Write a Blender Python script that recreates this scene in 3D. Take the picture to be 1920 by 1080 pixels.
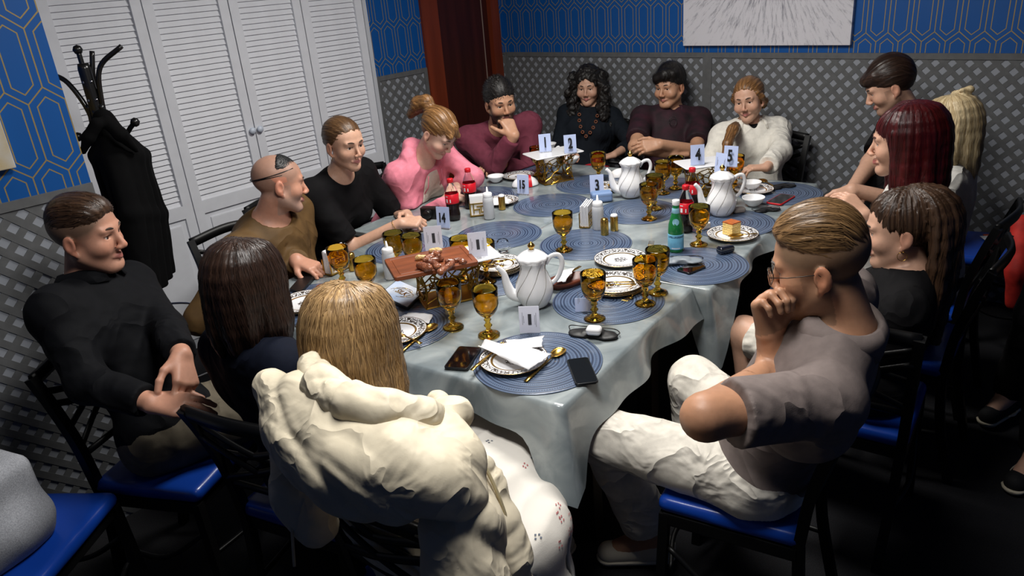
import bpy, bmesh, math, random
import numpy as np
from mathutils import Vector, Matrix
for o in list(bpy.data.objects): bpy.data.objects.remove(o)
SC = bpy.context.scene
COL = SC.collection
random.seed(7); RNG = np.random.default_rng(7)
PI = math.pi
# ------------------------------------------------------------------ camera
F_PX = 1400.0
AZ, PT, RO = math.radians(-43.536), math.radians(22.793), math.radians(-5.005)
CAM = np.array([0.0, 0.0, 1.83])
_fw = np.array([math.sin(AZ)*math.cos(PT), math.cos(AZ)*math.cos(PT), -math.sin(PT)])
_r = np.cross(_fw, [0, 0, 1.0]); _r /= np.linalg.norm(_r); _u = np.cross(_r, _fw)
_cr, _sr = math.cos(RO), math.sin(RO)
CR = np.array([_cr*_r + _sr*_u, -_sr*_r + _cr*_u, _fw])
cam = bpy.data.cameras.new('camera'); camo = bpy.data.objects.new('camera', cam); COL.objects.link(camo)
cam.sensor_width = 36; cam.lens = 36*F_PX/1920; cam.clip_start = .02
camo.matrix_world = Matrix([[CR[0][i], CR[1][i], -CR[2][i], CAM[i]] for i in range(3)] + [[0, 0, 0, 1]])
SC.camera = camo
def at(x, y, z=None, X=None, Y=None, D=None):
    """point on the plane z / X / Y (or at depth D) that the photograph shows at pixel x, y"""
    d = CR.T @ np.array([(x-960)/F_PX, -(y-540)/F_PX, 1.0])
    t = (z-CAM[2])/d[2] if z is not None else (X-CAM[0])/d[0] if X is not None else (Y-CAM[1])/d[1] if Y is not None else D
    return CAM + t*d
# ------------------------------------------------------------------ world, lights, exposure
w = bpy.data.worlds.new('world'); SC.world = w; w.use_nodes = True
w.node_tree.nodes['Background'].inputs[0].default_value = (.55, .62, .75, 1)
w.node_tree.nodes['Background'].inputs[1].default_value = .012
def area(name, loc, size, power, col=(1, 1, 1), size_y=None):
    l = bpy.data.lights.new(name, 'AREA'); l.energy = power; l.color = col; l.size = size
    l.shape = 'RECTANGLE'; l.size_y = size_y or size
    o = bpy.data.objects.new(name, l); COL.objects.link(o); o.location = loc; return o
area('ceiling_lamp_offscreen', (-1.95, 2.35, 2.60), .62, 54, (1, .97, .92), .62)
area('ceiling_lamp_offscreen', (-1.0, 1.0, 2.60), .55, 34, (1, .98, .95), .55)
SC.view_settings.view_transform = 'Standard'; SC.view_settings.look = 'None'
SC.view_settings.exposure = 0.0; SC.view_settings.gamma = 1.0; SC.view_settings.use_curve_mapping = False
# ------------------------------------------------------------------ materials
def c(r, g, b, a=1):
    f = lambda v: (v/255/12.92 if v/255 <= .04045 else ((v/255+.055)/1.055)**2.4)
    return (f(r), f(g), f(b), a)
MATS = {}
def M(name, col=(.5, .5, .5, 1), rough=.5, metal=0, spec=.5, coat=0, trans=0, ior=1.45, noise=None, bump=None, sheen=0, attr=None, sss=0, emit=None, col2=None, alpha=1, stretch=None):
    if name in MATS: return MATS[name]
    m = bpy.data.materials.new(name); m.use_nodes = True; MATS[name] = m
    nt = m.node_tree; N = nt.nodes; L = nt.links; b = N['Principled BSDF']; I = b.inputs
    I['Base Color'].default_value = col; I['Roughness'].default_value = rough; I['Metallic'].default_value = metal
    I['Specular IOR Level'].default_value = spec; I['Coat Weight'].default_value = coat; I['Coat Roughness'].default_value = .08
    I['Transmission Weight'].default_value = trans; I['IOR'].default_value = ior; I['Alpha'].default_value = alpha
    if sheen: I['Sheen Weight'].default_value = sheen
    if sss: I['Subsurface Weight'].default_value = sss; I['Subsurface Radius'].default_value = (.02, .008, .004)
    if emit: I['Emission Color'].default_value = emit[0]; I['Emission Strength'].default_value = emit[1]
    tc = N.new('ShaderNodeTexCoord'); vec = tc.outputs['Object']
    if stretch:
        mp = N.new('ShaderNodeMapping'); mp.inputs['Scale'].default_value = stretch; L.new(vec, mp.inputs[0]); vec = mp.outputs[0]
    src = None
    if attr:
        a = N.new('ShaderNodeAttribute'); a.attribute_name = attr; src = a.outputs['Color']; L.new(src, I['Base Color'])
    if noise:
        sc, am = noise[:2]
        n = N.new('ShaderNodeTexNoise'); n.inputs['Scale'].default_value = sc; n.inputs['Detail'].default_value = 5; L.new(vec, n.inputs['Vector'])
        r = N.new('ShaderNodeValToRGB'); r.color_ramp.elements[0].position = .3; r.color_ramp.elements[1].position = .7
        c2 = col2 or tuple(min(1, v*(1+am)) for v in col[:3]) + (1,)
        c1 = col if col2 else tuple(v*(1-am) for v in col[:3]) + (1,)
        r.color_ramp.elements[0].color = c1; r.color_ramp.elements[1].color = c2
        L.new(n.outputs[0], r.inputs[0])
        if attr:
            mx = N.new('ShaderNodeMix'); mx.data_type = 'RGBA'; mx.blend_type = 'MULTIPLY'; mx.inputs[0].default_value = 1
            r.color_ramp.elements[0].color = (1-am,)*3 + (1,); r.color_ramp.elements[1].color = (1, 1, 1, 1)
            L.new(src, mx.inputs[6]); L.new(r.outputs[0], mx.inputs[7]); L.new(mx.outputs[2], I['Base Color'])
        else: L.new(r.outputs[0], I['Base Color'])
    if bump:
        n2 = N.new('ShaderNodeTexNoise'); n2.inputs['Scale'].default_value = bump[0]; n2.inputs['Detail'].default_value = 3; L.new(vec, n2.inputs['Vector'])
        bp = N.new('ShaderNodeBump'); bp.inputs['Strength'].default_value = bump[1]; bp.inputs['Distance'].default_value = bump[2] if len(bump) > 2 else .002
        L.new(n2.outputs[0], bp.inputs['Height']); L.new(bp.outputs[0], I['Normal'])
    return m
def hairmat(name, dark, light, rough=.38, freq=1.0):
    """streaks run along the hair: the mesh carries a 'flow' vector that varies quickly across the strands and slowly along them"""
    if name in MATS: return MATS[name]
    m = M(name, dark, rough); nt = m.node_tree; N = nt.nodes; L = nt.links; b = N['Principled BSDF']
    a = N.new('ShaderNodeAttribute'); a.attribute_name = 'flow'
    n = N.new('ShaderNodeTexNoise'); n.inputs['Scale'].default_value = freq; n.inputs['Detail'].default_value = 6; n.inputs['Roughness'].default_value = .7
    L.new(a.outputs['Vector'], n.inputs['Vector'])
    r = N.new('ShaderNodeValToRGB'); e = r.color_ramp.elements; e[0].position = .34; e[1].position = .68; e[0].color = dark; e[1].color = light
    L.new(n.outputs[0], r.inputs[0]); L.new(r.outputs[0], b.inputs['Base Color'])
    bp = N.new('ShaderNodeBump'); bp.inputs['Strength'].default_value = .7; bp.inputs['Distance'].default_value = .003
    L.new(n.outputs[0], bp.inputs['Height']); L.new(bp.outputs[0], b.inputs['Normal'])
    b.inputs['Specular IOR Level'].default_value = .45
    return m
# ------------------------------------------------------------------ object helpers
def tag(o, label=None, cat=None, group=None, kind=None):
    if label: o['label'] = label
    if cat: o['category'] = cat
    if group: o['group'] = group
    if kind: o['kind'] = kind
    return o
def empty(name, loc=(0, 0, 0), rz=0, label=None, cat=None, group=None):
    o = bpy.data.objects.new(name, None); o.empty_display_size = .05; COL.objects.link(o)
    o.location = Vector([float(v) for v in loc]); o.rotation_euler = (0, 0, rz); return tag(o, label, cat, group)
def mk(name, me, mat=None, parent=None, loc=None, rot=None, mats=None):
    o = bpy.data.objects.new(name, me); COL.objects.link(o)
    if mats:
        for m in mats: me.materials.append(m)
    elif mat and not me.materials: me.materials.append(mat)
    if parent: o.parent = parent
    if loc is not None: o.location = Vector([float(v) for v in loc])
    if rot is not None: o.rotation_euler = rot
    return o
def copytree(o, loc=None, rz=None, label=None, parent=None):
    n = o.copy(); COL.objects.link(n); n.parent = parent
    if loc is not None: n.location = Vector([float(v) for v in loc])
    if rz is not None: n.rotation_euler = (0, 0, rz)
    if label: n['label'] = label
    for ch in o.children: copytree(ch, parent=n)
    return n
def np_mesh(name, V, Q, smooth=True, attrs=None):
    V = np.asarray(V, np.float32); Q = np.asarray(Q, np.int32); k = Q.shape[1]
    me = bpy.data.meshes.new(name); me.vertices.add(len(V)); me.vertices.foreach_set('co', V.ravel())
    me.loops.add(Q.size); me.loops.foreach_set('vertex_index', Q.ravel())
    me.polygons.add(len(Q)); me.polygons.foreach_set('loop_start', np.arange(0, Q.size, k, dtype=np.int32))
    me.update(calc_edges=True)
    if smooth: me.polygons.foreach_set('use_smooth', np.ones(len(Q), bool))
    for n, (typ, arr) in (attrs or {}).items():
        at_ = me.attributes.new(n, typ, 'POINT'); at_.data.foreach_set('color' if 'COLOR' in typ else 'vector', np.asarray(arr, np.float32).ravel())
    return me
class B:
    """collects boxes, tubes, lathes and lofts into one bmesh"""
    def __init__(s): s.bm = bmesh.new()
    def box(s, lo, hi, mat=None, bev=0):
        vs = [s.bm.verts.new((x, y, z)) for x in (lo[0], hi[0]) for y in (lo[1], hi[1]) for z in (lo[2], hi[2])]
        fs = [s.bm.faces.new([vs[i] for i in f]) for f in ((0, 1, 3, 2), (4, 6, 7, 5), (0, 4, 5, 1), (2, 3, 7, 6), (0, 2, 6, 4), (1, 5, 7, 3))]
        if mat is not None: bmesh.ops.transform(s.bm, matrix=mat, verts=vs)
        if bev:
            es = list({e for f in fs for e in f.edges}); bmesh.ops.bevel(s.bm, geom=es, offset=bev, segments=2, profile=.7, affect='EDGES')
        return s
    def loft(s, rings, close=True, cap=True, smooth=True, loop=False):
        R = [[s.bm.verts.new([float(v) for v in p]) for p in r] for r in rings]; n = len(R[0])
        pairs = list(zip(R, R[1:])) + ([(R[-1], R[0])] if loop else [])
        for a, b in pairs:
            for i in range(n if close else n-1):
                j = (i+1) % n; f = s.bm.faces.new((a[i], a[j], b[j], b[i])); f.smooth = smooth
        if cap and close and not loop:
            s.bm.faces.new(R[0][::-1]); s.bm.faces.new(R[-1])
        return s
    def tube(s, pts, r, n=8, cap=True, flat=1.0, up=None):
        pts = [np.array(p, float) for p in pts]; rings = []; N = len(pts); prev = None
        for i, p in enumerate(pts):
            t = pts[min(i+1, N-1)] - pts[max(i-1, 0)]; t /= np.linalg.norm(t)+1e-9
            a = np.array(up, float) if up is not None else (prev if prev is not None else (np.array([0, 0, 1.]) if abs(t[2]) < .9 else np.array([1., 0, 0])))
            e1 = a - t*(a@t); e1 /= np.linalg.norm(e1)+1e-9; e2 = np.cross(t, e1); prev = e1
            rr = r[i] if hasattr(r, '__len__') else r
            rings.append([p + rr*(math.cos(q)*e1*flat + math.sin(q)*e2) for q in [2*PI*k/n for k in range(n)]])
        return s.loft(rings, cap=cap)
    def lathe(s, prof, n=32, ctr=(0, 0, 0), mod=None, closed=False, cap=False):
        rings = []
        for i, (r, z) in enumerate(prof):
            rings.append([(ctr[0]+(rr := r*(mod(i, 2*PI*k/n) if mod else 1))*math.cos(2*PI*k/n), ctr[1]+rr*math.sin(2*PI*k/n), ctr[2]+z) for k in range(n)])
        return s.loft(rings, cap=cap, loop=closed)
    def quad(s, *ps):
        s.bm.faces.new([s.bm.verts.new([float(v) for v in p]) for p in ps]); return s
    def mesh(s, name='mesh', smooth=None, fix=True):
        if fix: bmesh.ops.recalc_face_normals(s.bm, faces=s.bm.faces)
        me = bpy.data.meshes.new(name); s.bm.to_mesh(me); s.bm.free()
        if smooth is not None: me.polygons.foreach_set('use_smooth', np.full(len(me.polygons), smooth))
        return me
    def obj(s, name, mat, parent=None, loc=None, rot=None, smooth=None): return mk(name, s.mesh(name, smooth), mat, parent, loc, rot)
def bez(ps, n=12):
    """Catmull-Rom through points"""
    ps = [np.array(p, float) for p in ps]; P = [2*ps[0]-ps[1]] + ps + [2*ps[-1]-ps[-2]]; out = []
    for i in range(1, len(P)-2):
        for k in range(n):
            t = k/n; a, b_, c_, d = P[i-1:i+3]
            out.append(.5*((2*b_)+(-a+c_)*t+(2*a-5*b_+4*c_-d)*t*t+(-a+3*b_-3*c_+d)*t**3))
    return out + [ps[-1]]
# ------------------------------------------------------------------ smooth-blended volumes turned into one surface
class Field:
    def __init__(s): s.ops = []; s.cuts = []
    def cap(s, a, b, ra, rb=None, k=.02, sub=False):
        a = np.array(a, float); b = np.array(b, float); rb = ra if rb is None else rb; m = max(ra, rb)
        s.ops.append(('c', np.minimum(a, b)-m, np.maximum(a, b)+m, (a, b, ra, rb), k, sub)); return s
    def chain(s, pts, rs, k=.02, sub=False):
        for i in range(len(pts)-1):
            r0, r1 = (rs[i], rs[i+1]) if hasattr(rs, '__len__') else (rs, rs)
            s.cap(pts[i], pts[i+1], r0, r1, k, sub)
        return s
    def ell(s, ctr, r, R=None, k=.02, sub=False):
        ctr = np.array(ctr, float); r = np.array(r, float) if hasattr(r, '__len__') else np.full(3, float(r)); R = np.eye(3) if R is None else np.array(R)
        e = np.sqrt(((R*r)**2).sum(1)); s.ops.append(('e', ctr-e, ctr+e, (ctr, r, R), k, sub)); return s
    def box(s, ctr, r, R=None, rd=.01, k=.02, sub=False):
        ctr = np.array(ctr, float); r = np.array(r, float); R = np.eye(3) if R is None else np.array(R)
        e = np.abs(R*r).sum(1)+rd; s.ops.append(('b', ctr-e, ctr+e, (ctr, r, R, rd), k, sub)); return s
    def cut(s, p, n, k=.004):
        """keep the side the normal n points away from"""
        n = np.array(n, float); s.cuts.append((np.array(p, float), n/np.linalg.norm(n), k)); return s
    def mesh(s, h, lo=None, hi=None, disp=None, clip=False):
        if lo is None:
            lo = np.min([o[1] for o in s.ops if not o[5]], 0)-3*h; hi = np.max([o[2] for o in s.ops if not o[5]], 0)+3*h
        lo = np.array(lo, float); hi = np.array(hi, float); n = np.ceil((hi-lo)/h).astype(int)+1
        v = np.full(n, 1.0, np.float32)
        ax = [(lo[i]+h*np.arange(n[i])).astype(np.float32) for i in range(3)]
        for typ, a0, a1, pr, k, sub in s.ops:
            pad = k+2.5*h; i0 = np.maximum(np.floor((a0-pad-lo)/h).astype(int), 0); i1 = np.minimum(np.ceil((a1+pad-lo)/h).astype(int)+1, n)
            if (i1 <= i0).any(): continue
            sl = tuple(slice(i0[i], i1[i]) for i in range(3))
            X = ax[0][sl[0]][:, None, None]; Y = ax[1][sl[1]][None, :, None]; Z = ax[2][sl[2]][None, None, :]
            if typ == 'c':
                a, b, ra, rb = pr; d = (b-a); L2 = float(d@d)+1e-12
                X = X-np.float32(a[0]); Y = Y-np.float32(a[1]); Z = Z-np.float32(a[2]); d = d.astype(np.float32)
                t = np.clip((X*d[0]+Y*d[1]+Z*d[2])/np.float32(L2), 0, 1)
                D = np.sqrt((X-t*d[0])**2+(Y-t*d[1])**2+(Z-t*d[2])**2)-(np.float32(ra)+t*np.float32(rb-ra))
            else:
                ctr, r, R = pr[:3]; X = X-np.float32(ctr[0]); Y = Y-np.float32(ctr[1]); Z = Z-np.float32(ctr[2]); R = R.astype(np.float32)
                q = [X*R[0, i]+Y*R[1, i]+Z*R[2, i] for i in range(3)]
                if typ == 'e':
                    k0 = np.sqrt(sum((q[i]/np.float32(r[i]))**2 for i in range(3))); k1 = np.sqrt(sum((q[i]/np.float32(r[i]**2))**2 for i in range(3)))+1e-6
                    D = k0*(k0-1)/k1
                else:
                    q = [np.abs(q[i])-np.float32(r[i]) for i in range(3)]
                    D = np.sqrt(sum(np.maximum(x, 0)**2 for x in q))+np.minimum(np.maximum(np.maximum(q[0], q[1]), q[2]), 0)-np.float32(pr[3])
            V = v[sl]; k = max(k, 1e-5)
            if sub:
                D = -D; hh = np.maximum(k-np.abs(V-D), 0)/k; v[sl] = np.maximum(V, D)+hh*hh*np.float32(k*.25)
            else:
                hh = np.maximum(k-np.abs(V-D), 0)/k; v[sl] = np.minimum(V, D)-hh*hh*np.float32(k*.25)
        for p, nn, k in s.cuts:
            D = ((ax[0]-p[0])*nn[0])[:, None, None]+((ax[1]-p[1])*nn[1])[None, :, None]+((ax[2]-p[2])*nn[2])[None, None, :]
            D = D.astype(np.float32); hh = np.maximum(k-np.abs(v-D), 0)/k; v = np.maximum(v, D)+hh*hh*np.float32(k*.25)
        if disp is not None:
            mk_ = np.abs(v) < .03; ii = np.argwhere(mk_); P = lo+ii*h; v[mk_] += disp(P).astype(np.float32)
        if not clip:
            for a in range(3):
                sl0 = [slice(None)]*3; sl0[a] = 0; v[tuple(sl0)] = np.maximum(v[tuple(sl0)], h*.3); sl0[a] = -1; v[tuple(sl0)] = np.maximum(v[tuple(sl0)], h*.3)
        return snets(v, lo, h)
def snets(v, lo, h):
    s = v < 0; u = s.view(np.uint8); z = (slice(None, -1), slice(1, None))
    cnt = sum(u[z[i], :, :][:, z[j], :][:, :, z[k]] for i in (0, 1) for j in (0, 1) for k in (0, 1))
    act = (cnt > 0) & (cnt < 8); idx = np.argwhere(act)
    if len(idx) == 0: return np.zeros((0, 3)), np.zeros((0, 4), int)
    off = np.array([(i, j, k) for i in (0, 1) for j in (0, 1) for k in (0, 1)])
    cv = np.stack([v[idx[:, 0]+o[0], idx[:, 1]+o[1], idx[:, 2]+o[2]] for o in off], 1)
    acc = np.zeros((len(idx), 3)); m = np.zeros(len(idx))
    for a, b in ((0, 1), (2, 3), (4, 5), (6, 7), (0, 2), (1, 3), (4, 6), (5, 7), (0, 4), (1, 5), (2, 6), (3, 7)):
        x = (cv[:, a] < 0) != (cv[:, b] < 0); t = cv[:, a]/(cv[:, a]-cv[:, b]+1e-12); t = np.where(x, t, 0)
        acc += np.where(x[:, None], off[a]+t[:, None]*(off[b]-off[a]), 0); m += x
    V = lo+h*(idx+acc/m[:, None]); vid = np.full(act.shape, -1, np.int64); vid[act] = np.arange(len(idx)); Q = []
    for a in range(3):
        b_, c_ = (a+1) % 3, (a+2) % 3
        s0 = [slice(1, -1)]*3; s0[a] = slice(None, -1); s1 = list(s0); s1[a] = slice(1, None)
        A = s[tuple(s0)]; Bq = s[tuple(s1)]; e = np.argwhere(A != Bq)
        if len(e) == 0: continue
        fl = A[tuple(e.T)]; e = e+np.array([0 if i == a else 1 for i in range(3)])
        def g(db, dc):
            q = e.copy(); q[:, b_] += db; q[:, c_] += dc; return vid[tuple(q.T)]
        q = np.stack([g(-1, -1), g(0, -1), g(0, 0), g(-1, 0)], 1); q[~fl] = q[~fl][:, ::-1]; Q.append(q)
    return V, np.concatenate(Q)
def folds(amp, scale, seed, n=5, warp=.35, dirs=None):
    """cloth creases: a few warped waves"""
    g = np.random.default_rng(seed); K = g.normal(size=(n, 3)); K /= np.linalg.norm(K, axis=1)[:, None]
    if dirs is not None: K = K*.45+np.array(dirs)*.9
    K *= scale*(.6+.9*g.random((n, 1))); ph = g.random(n)*6.28; W = g.normal(size=(3, 3))*scale*.5
    def f(P):
        Pw = P+warp/scale*np.sin(P@W.T+ph[:3]); r = 0
        for i in range(n): r = r+(1-np.abs(np.sin(Pw@K[i]+ph[i])))**2
        return amp*(.9-r*1.6/n)
    return f
def unit(v): v = np.array(v, float); return v/(np.linalg.norm(v)+1e-12)
def frame(az, pitch=0, roll=0):
    """columns right, forward, up; az = compass of the facing in degrees (0 = +x, 90 = +y), pitch > 0 looks down"""
    a, p, r = (math.radians(q) for q in (az, pitch, roll))
    f = np.array([math.cos(a)*math.cos(p), math.sin(a)*math.cos(p), -math.sin(p)]); rt = unit(np.cross(f, [0, 0, 1])); u = np.cross(rt, f)
    rt2 = math.cos(r)*rt+math.sin(r)*u; return np.stack([rt2, f, np.cross(rt2, f)], 1)
# ================================================================== the room
XL, YB, XN, YN, WZ, CZ = -4.0, 4.37, -2.8, 0.887, 1.283, 2.64
class NT:
    def __init__(s, nt): s.nt = nt
    def m(s, op, a, b=None, c_=None):
        n = s.nt.nodes.new('ShaderNodeMath'); n.operation = op
        for i, v in enumerate((a, b, c_)):
            if v is None: continue
            if isinstance(v, (int, float)): n.inputs[i].default_value = v
            else: s.nt.links.new(v, n.inputs[i])
        return n.outputs[0]
def wallpaper(name, axis, u0):
    m = M(name, c(0, 70, 150), .45); nt = m.node_tree; N = nt.nodes; L = nt.links; b = N['Principled BSDF']; k = NT(nt)
    tc = N.new('ShaderNodeTexCoord'); sp = N.new('ShaderNodeSeparateXYZ'); L.new(tc.outputs['Object'], sp.inputs[0])
    W, V, hp = .1105, .227, .047
    U = k.m('SUBTRACT', sp.outputs[axis], u0); Z = k.m('SUBTRACT', sp.outputs[2], WZ-.034)
    def cell(du, dv):
        uu = k.m('ABSOLUTE', k.m('WRAP', k.m('ADD', U, du), W/2, -W/2)); vv = k.m('ABSOLUTE', k.m('WRAP', k.m('ADD', Z, dv), V, -V))
        return k.m('MAXIMUM', k.m('SUBTRACT', uu, W/2), k.m('MULTIPLY', k.m('SUBTRACT', k.m('ADD', vv, k.m('MULTIPLY', uu, 2*hp/W)), (V+hp)/2), .76))
    d = k.m('MINIMUM', cell(0, 0), cell(W/2, V))
    l1 = k.m('LESS_THAN', k.m('ABSOLUTE', d), .0021); l2 = k.m('LESS_THAN', k.m('ABSOLUTE', k.m('ADD', d, .0235)), .0019)
    ln = k.m('MAXIMUM', l1, l2)
    nz = N.new('ShaderNodeTexNoise'); nz.inputs['Scale'].default_value = 3; L.new(tc.outputs['Object'], nz.inputs[0])
    rp = N.new('ShaderNodeValToRGB'); rp.color_ramp.elements[0].color = c(0, 76, 147); rp.color_ramp.elements[1].color = c(0, 79, 151); L.new(nz.outputs[0], rp.inputs[0])
    mx = N.new('ShaderNodeMix'); mx.data_type = 'RGBA'; L.new(ln, mx.inputs[0]); L.new(rp.outputs[0], mx.inputs[6]); mx.inputs[7].default_value = c(158, 136, 84)
    L.new(mx.outputs[2], b.inputs['Base Color']); L.new(k.m('MULTIPLY', ln, .35), b.inputs['Metallic'])
    return m
WPX, WPY = wallpaper('wallpaper_back', 0, -2.06), wallpaper('wallpaper_side', 1, .775)
m_slat = M('trellis_grey', c(94, 95, 96), .55, noise=(30, .12)); m_back = M('trellis_backing', c(146, 150, 158), .6, noise=(8, .06))
def struct(name, me, mat): return tag(mk(name, me, mat), kind='structure')
m_floor = M('carpet', c(26, 26, 30), .95, noise=(260, .5), bump=(320, .9, .006))
floor = struct('floor', B().box((-4.4, -2.6, -.1), (2.0, 4.7, 0)).mesh(), m_floor)
ceil = struct('ceiling', B().box((-4.4, -2.6, CZ), (2.0, 4.7, CZ+.1)).mesh(), M('ceiling_paint', c(128, 130, 134), .8))
wall_back = struct('wall_back', B().box((-4.2, YB, 0), (2.0, YB+.12, CZ)).mesh(), WPX)
wall_left = struct('wall_left', B().box((XL-.12, YN-.1, 0), (XL-.06, YB, CZ)).box((XL-.1, 3.09, 0), (XL, 3.55, CZ)).box((XL-.1, 4.308, 0), (XL, YB, CZ)).mesh(), WPY)
wall_near = struct('wall_left_front', B().box((XL, -2.6, 0), (XN, YN, CZ)).mesh(), WPY)
struct('wall_right', B().box((1.9, -2.6, 0), (2.0, YB, CZ)).mesh(), WPY)
struct('wall_front', B().box((-2.8, -2.6, 0), (1.9, -2.5, CZ)).mesh(), WPX)
def clip_rect(poly, u0, u1, z0, z1):
    for ax, lim, sg in ((0, u0, 1), (0, u1, -1), (1, z0, 1), (1, z1, -1)):
        out = []
        for i in range(len(poly)):
            p, q = poly[i-1], poly[i]; a = sg*(p[ax]-lim); b = sg*(q[ax]-lim)
            if (a < 0) != (b < 0): t = a/(a-b); out.append((p[0]+t*(q[0]-p[0]), p[1]+t*(q[1]-p[1])))
            if b >= 0: out.append(q)
        poly = out
        if not poly: break
    return poly
def trellis(parent, u0, u1, z0, z1, fmap, pitch=.0772, wd=.0245, frame=.03):
    """two crossed layers of diagonal slats, a border and a pale board behind them; fmap(u, z, n) -> world"""
    def slab(pts, n0, n1): 
        b = B(); b.loft([[fmap(u, z, n0) for u, z in pts], [fmap(u, z, n1) for u, z in pts]], smooth=False); return b
    slab([(u0, z0), (u1, z0), (u1, z1), (u0, z1)], 0, .003).obj('backing_panel', m_back, parent)
    for nm, r in (('rail', (u0, u1, z1-frame, z1)), ('stile', (u0, u0+frame, z0, z1-frame)), ('stile', (u1-frame, u1, z0, z1-frame))):
        slab([(r[0], r[2]), (r[1], r[2]), (r[1], r[3]), (r[0], r[3])], .001, .011).obj(nm, m_slat, parent)
    for d in (1, -1):
        s = u0-(z1-z0) if d == 1 else u0; e = u1 if d == 1 else u1+(z1-z0)
        k = math.floor(s/pitch)*pitch
        while k < e:
            h = wd*.7071; z = z1-z0; p = [(k-h, z0), (k+h, z0), (k+h+d*z, z1), (k-h+d*z, z1)]
            q = clip_rect(p, u0+.004, u1-.004, z0, z1-.004)
            if len(q) >= 3 and max(a[1] for a in q)-min(a[1] for a in q) > .02:
                slab(q, *((.003, .0056) if d == 1 else (.003, .0064))).obj('slat', m_slat, parent)
            k += pitch
bk = lambda u, z, n: (u, YB-n, z)
xj = float(at(1325, 230, Y=YB)[0])
trellis(wall_back, XL, xj, 0, WZ, bk); trellis(wall_back, xj, .75, 0, WZ, bk)
lf = lambda u, z, n: (XN+n, u, z)
trellis(wall_near, -.75, YN, 0, WZ, lf)
fl = lambda u, z, n: (XL+n, u, z)
trellis(wall_left, 3.10, 3.548, 0, WZ, fl); trellis(wall_left, 4.308, YB-.018, 0, WZ, fl, frame=.012)
# --- brown door in its casing
m_door = M('dark_door', c(58, 20, 14), .42, noise=(3, .35), stretch=(1, 6, .4)); m_cas = M('door_casing', c(112, 46, 24), .4, noise=(3, .3), stretch=(6, 6, .4))
d1 = struct('door_1', B().box((XL-.05, 3.70, 0), (XL-.02, 4.223, 2.04)).mesh(), m_door)
B().box((XL-.06, 3.551, 0), (XL+.02, 3.70, 2.1)).obj('casing', m_cas, d1); B().box((XL-.06, 4.223, 0), (XL+.02, 4.308, 2.1)).obj('casing', m_cas, d1)
B().box((XL-.06, 3.551, 2.04), (XL+.022, 4.308, 2.14)).obj('casing', m_cas, d1)
B().box((XL-.022, 4.16, .02), (XL-.016, 4.166, 2.03)).obj('seal', M('door_seal', c(150, 130, 120), .5), d1)
# --- louvred closet doors
m_wht = M('closet_white', c(220, 222, 228), .5, noise=(14, .035)); m_knob = M('closet_knob', c(205, 214, 228), .35)
ys = [1.255, 1.729, 2.188, 2.636, 3.074]
which = ['beside the coat stand', 'between the coat stand and the knobs, with a knob', 'behind the bald man, with a knob', 'next to the grey trellis']
sl_me = {}
for i in range(4):
    y0, y1 = ys[i]+.003, ys[i+1]-.003; W = y1-y0
    d = empty('closet_door', (XL, (y0+y1)/2, 0), 0, 'tall white louvred closet door '+which[i], 'closet door', 'white louvred closet doors')
    fr = B(); h = W/2; st = .052
    fr.box((-.03, -h, .06), (.012, -h+st, 2.1)).box((-.03, h-st, .06), (.012, h, 2.1))
    fr.box((-.03, -h+st, 2.02), (.012, h-st, 2.1)).box((-.03, -h+st, .742), (.012, h-st, .812)).box((-.03, -h+st, .06), (.012, h-st, .16))
    fr.obj('frame', m_wht, d)
    B().box((-.03, -h+st, .16), (0, h-st, .742)).box((-.02, -h+st+.03, .19), (.008, h-st-.03, .712), bev=.006).obj('lower_panel', m_wht, d)
    B().box((-.036, -h+.01, .1), (-.031, h-.01, 2.09)).obj('back_board', m_wht, d)
    key = round(W, 3)
    if key not in sl_me:
        b = B(); b.box((-.002, -h+st-.004, -.0185), (.002, h-st+.004, .0185), mat=Matrix.Translation((-.009, 0, 0)) @ Matrix.Rotation(math.radians(-20), 4, 'Y')); sl_me[key] = b.mesh('slat')
    z = .829
    while z < 2.02: mk('slat', sl_me[key], m_wht, d, (0, 0, z)); z += .0292
    if i in (1, 2):
        s = 1 if i == 1 else -1
        B().lathe([(.0, .03), (.012, .028), (.019, .02), (.018, .012), (.008, .006), (.008, 0)], 16).obj('knob', m_knob, d, (.012, s*(h-.021), 1.126), (0, PI/2, 0), True)
struct('trim_1', B().box((XL-.03, 1.2, 0), (XL+.006, 3.09, .058)).box((XL-.03, 3.074, 0), (XL+.02, 3.10, 2.13)).box((XL-.03, 1.2, 2.102), (XL+.02, 3.09, 2.17)).mesh(), M('closet_trim', c(196, 199, 205), .5))
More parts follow.
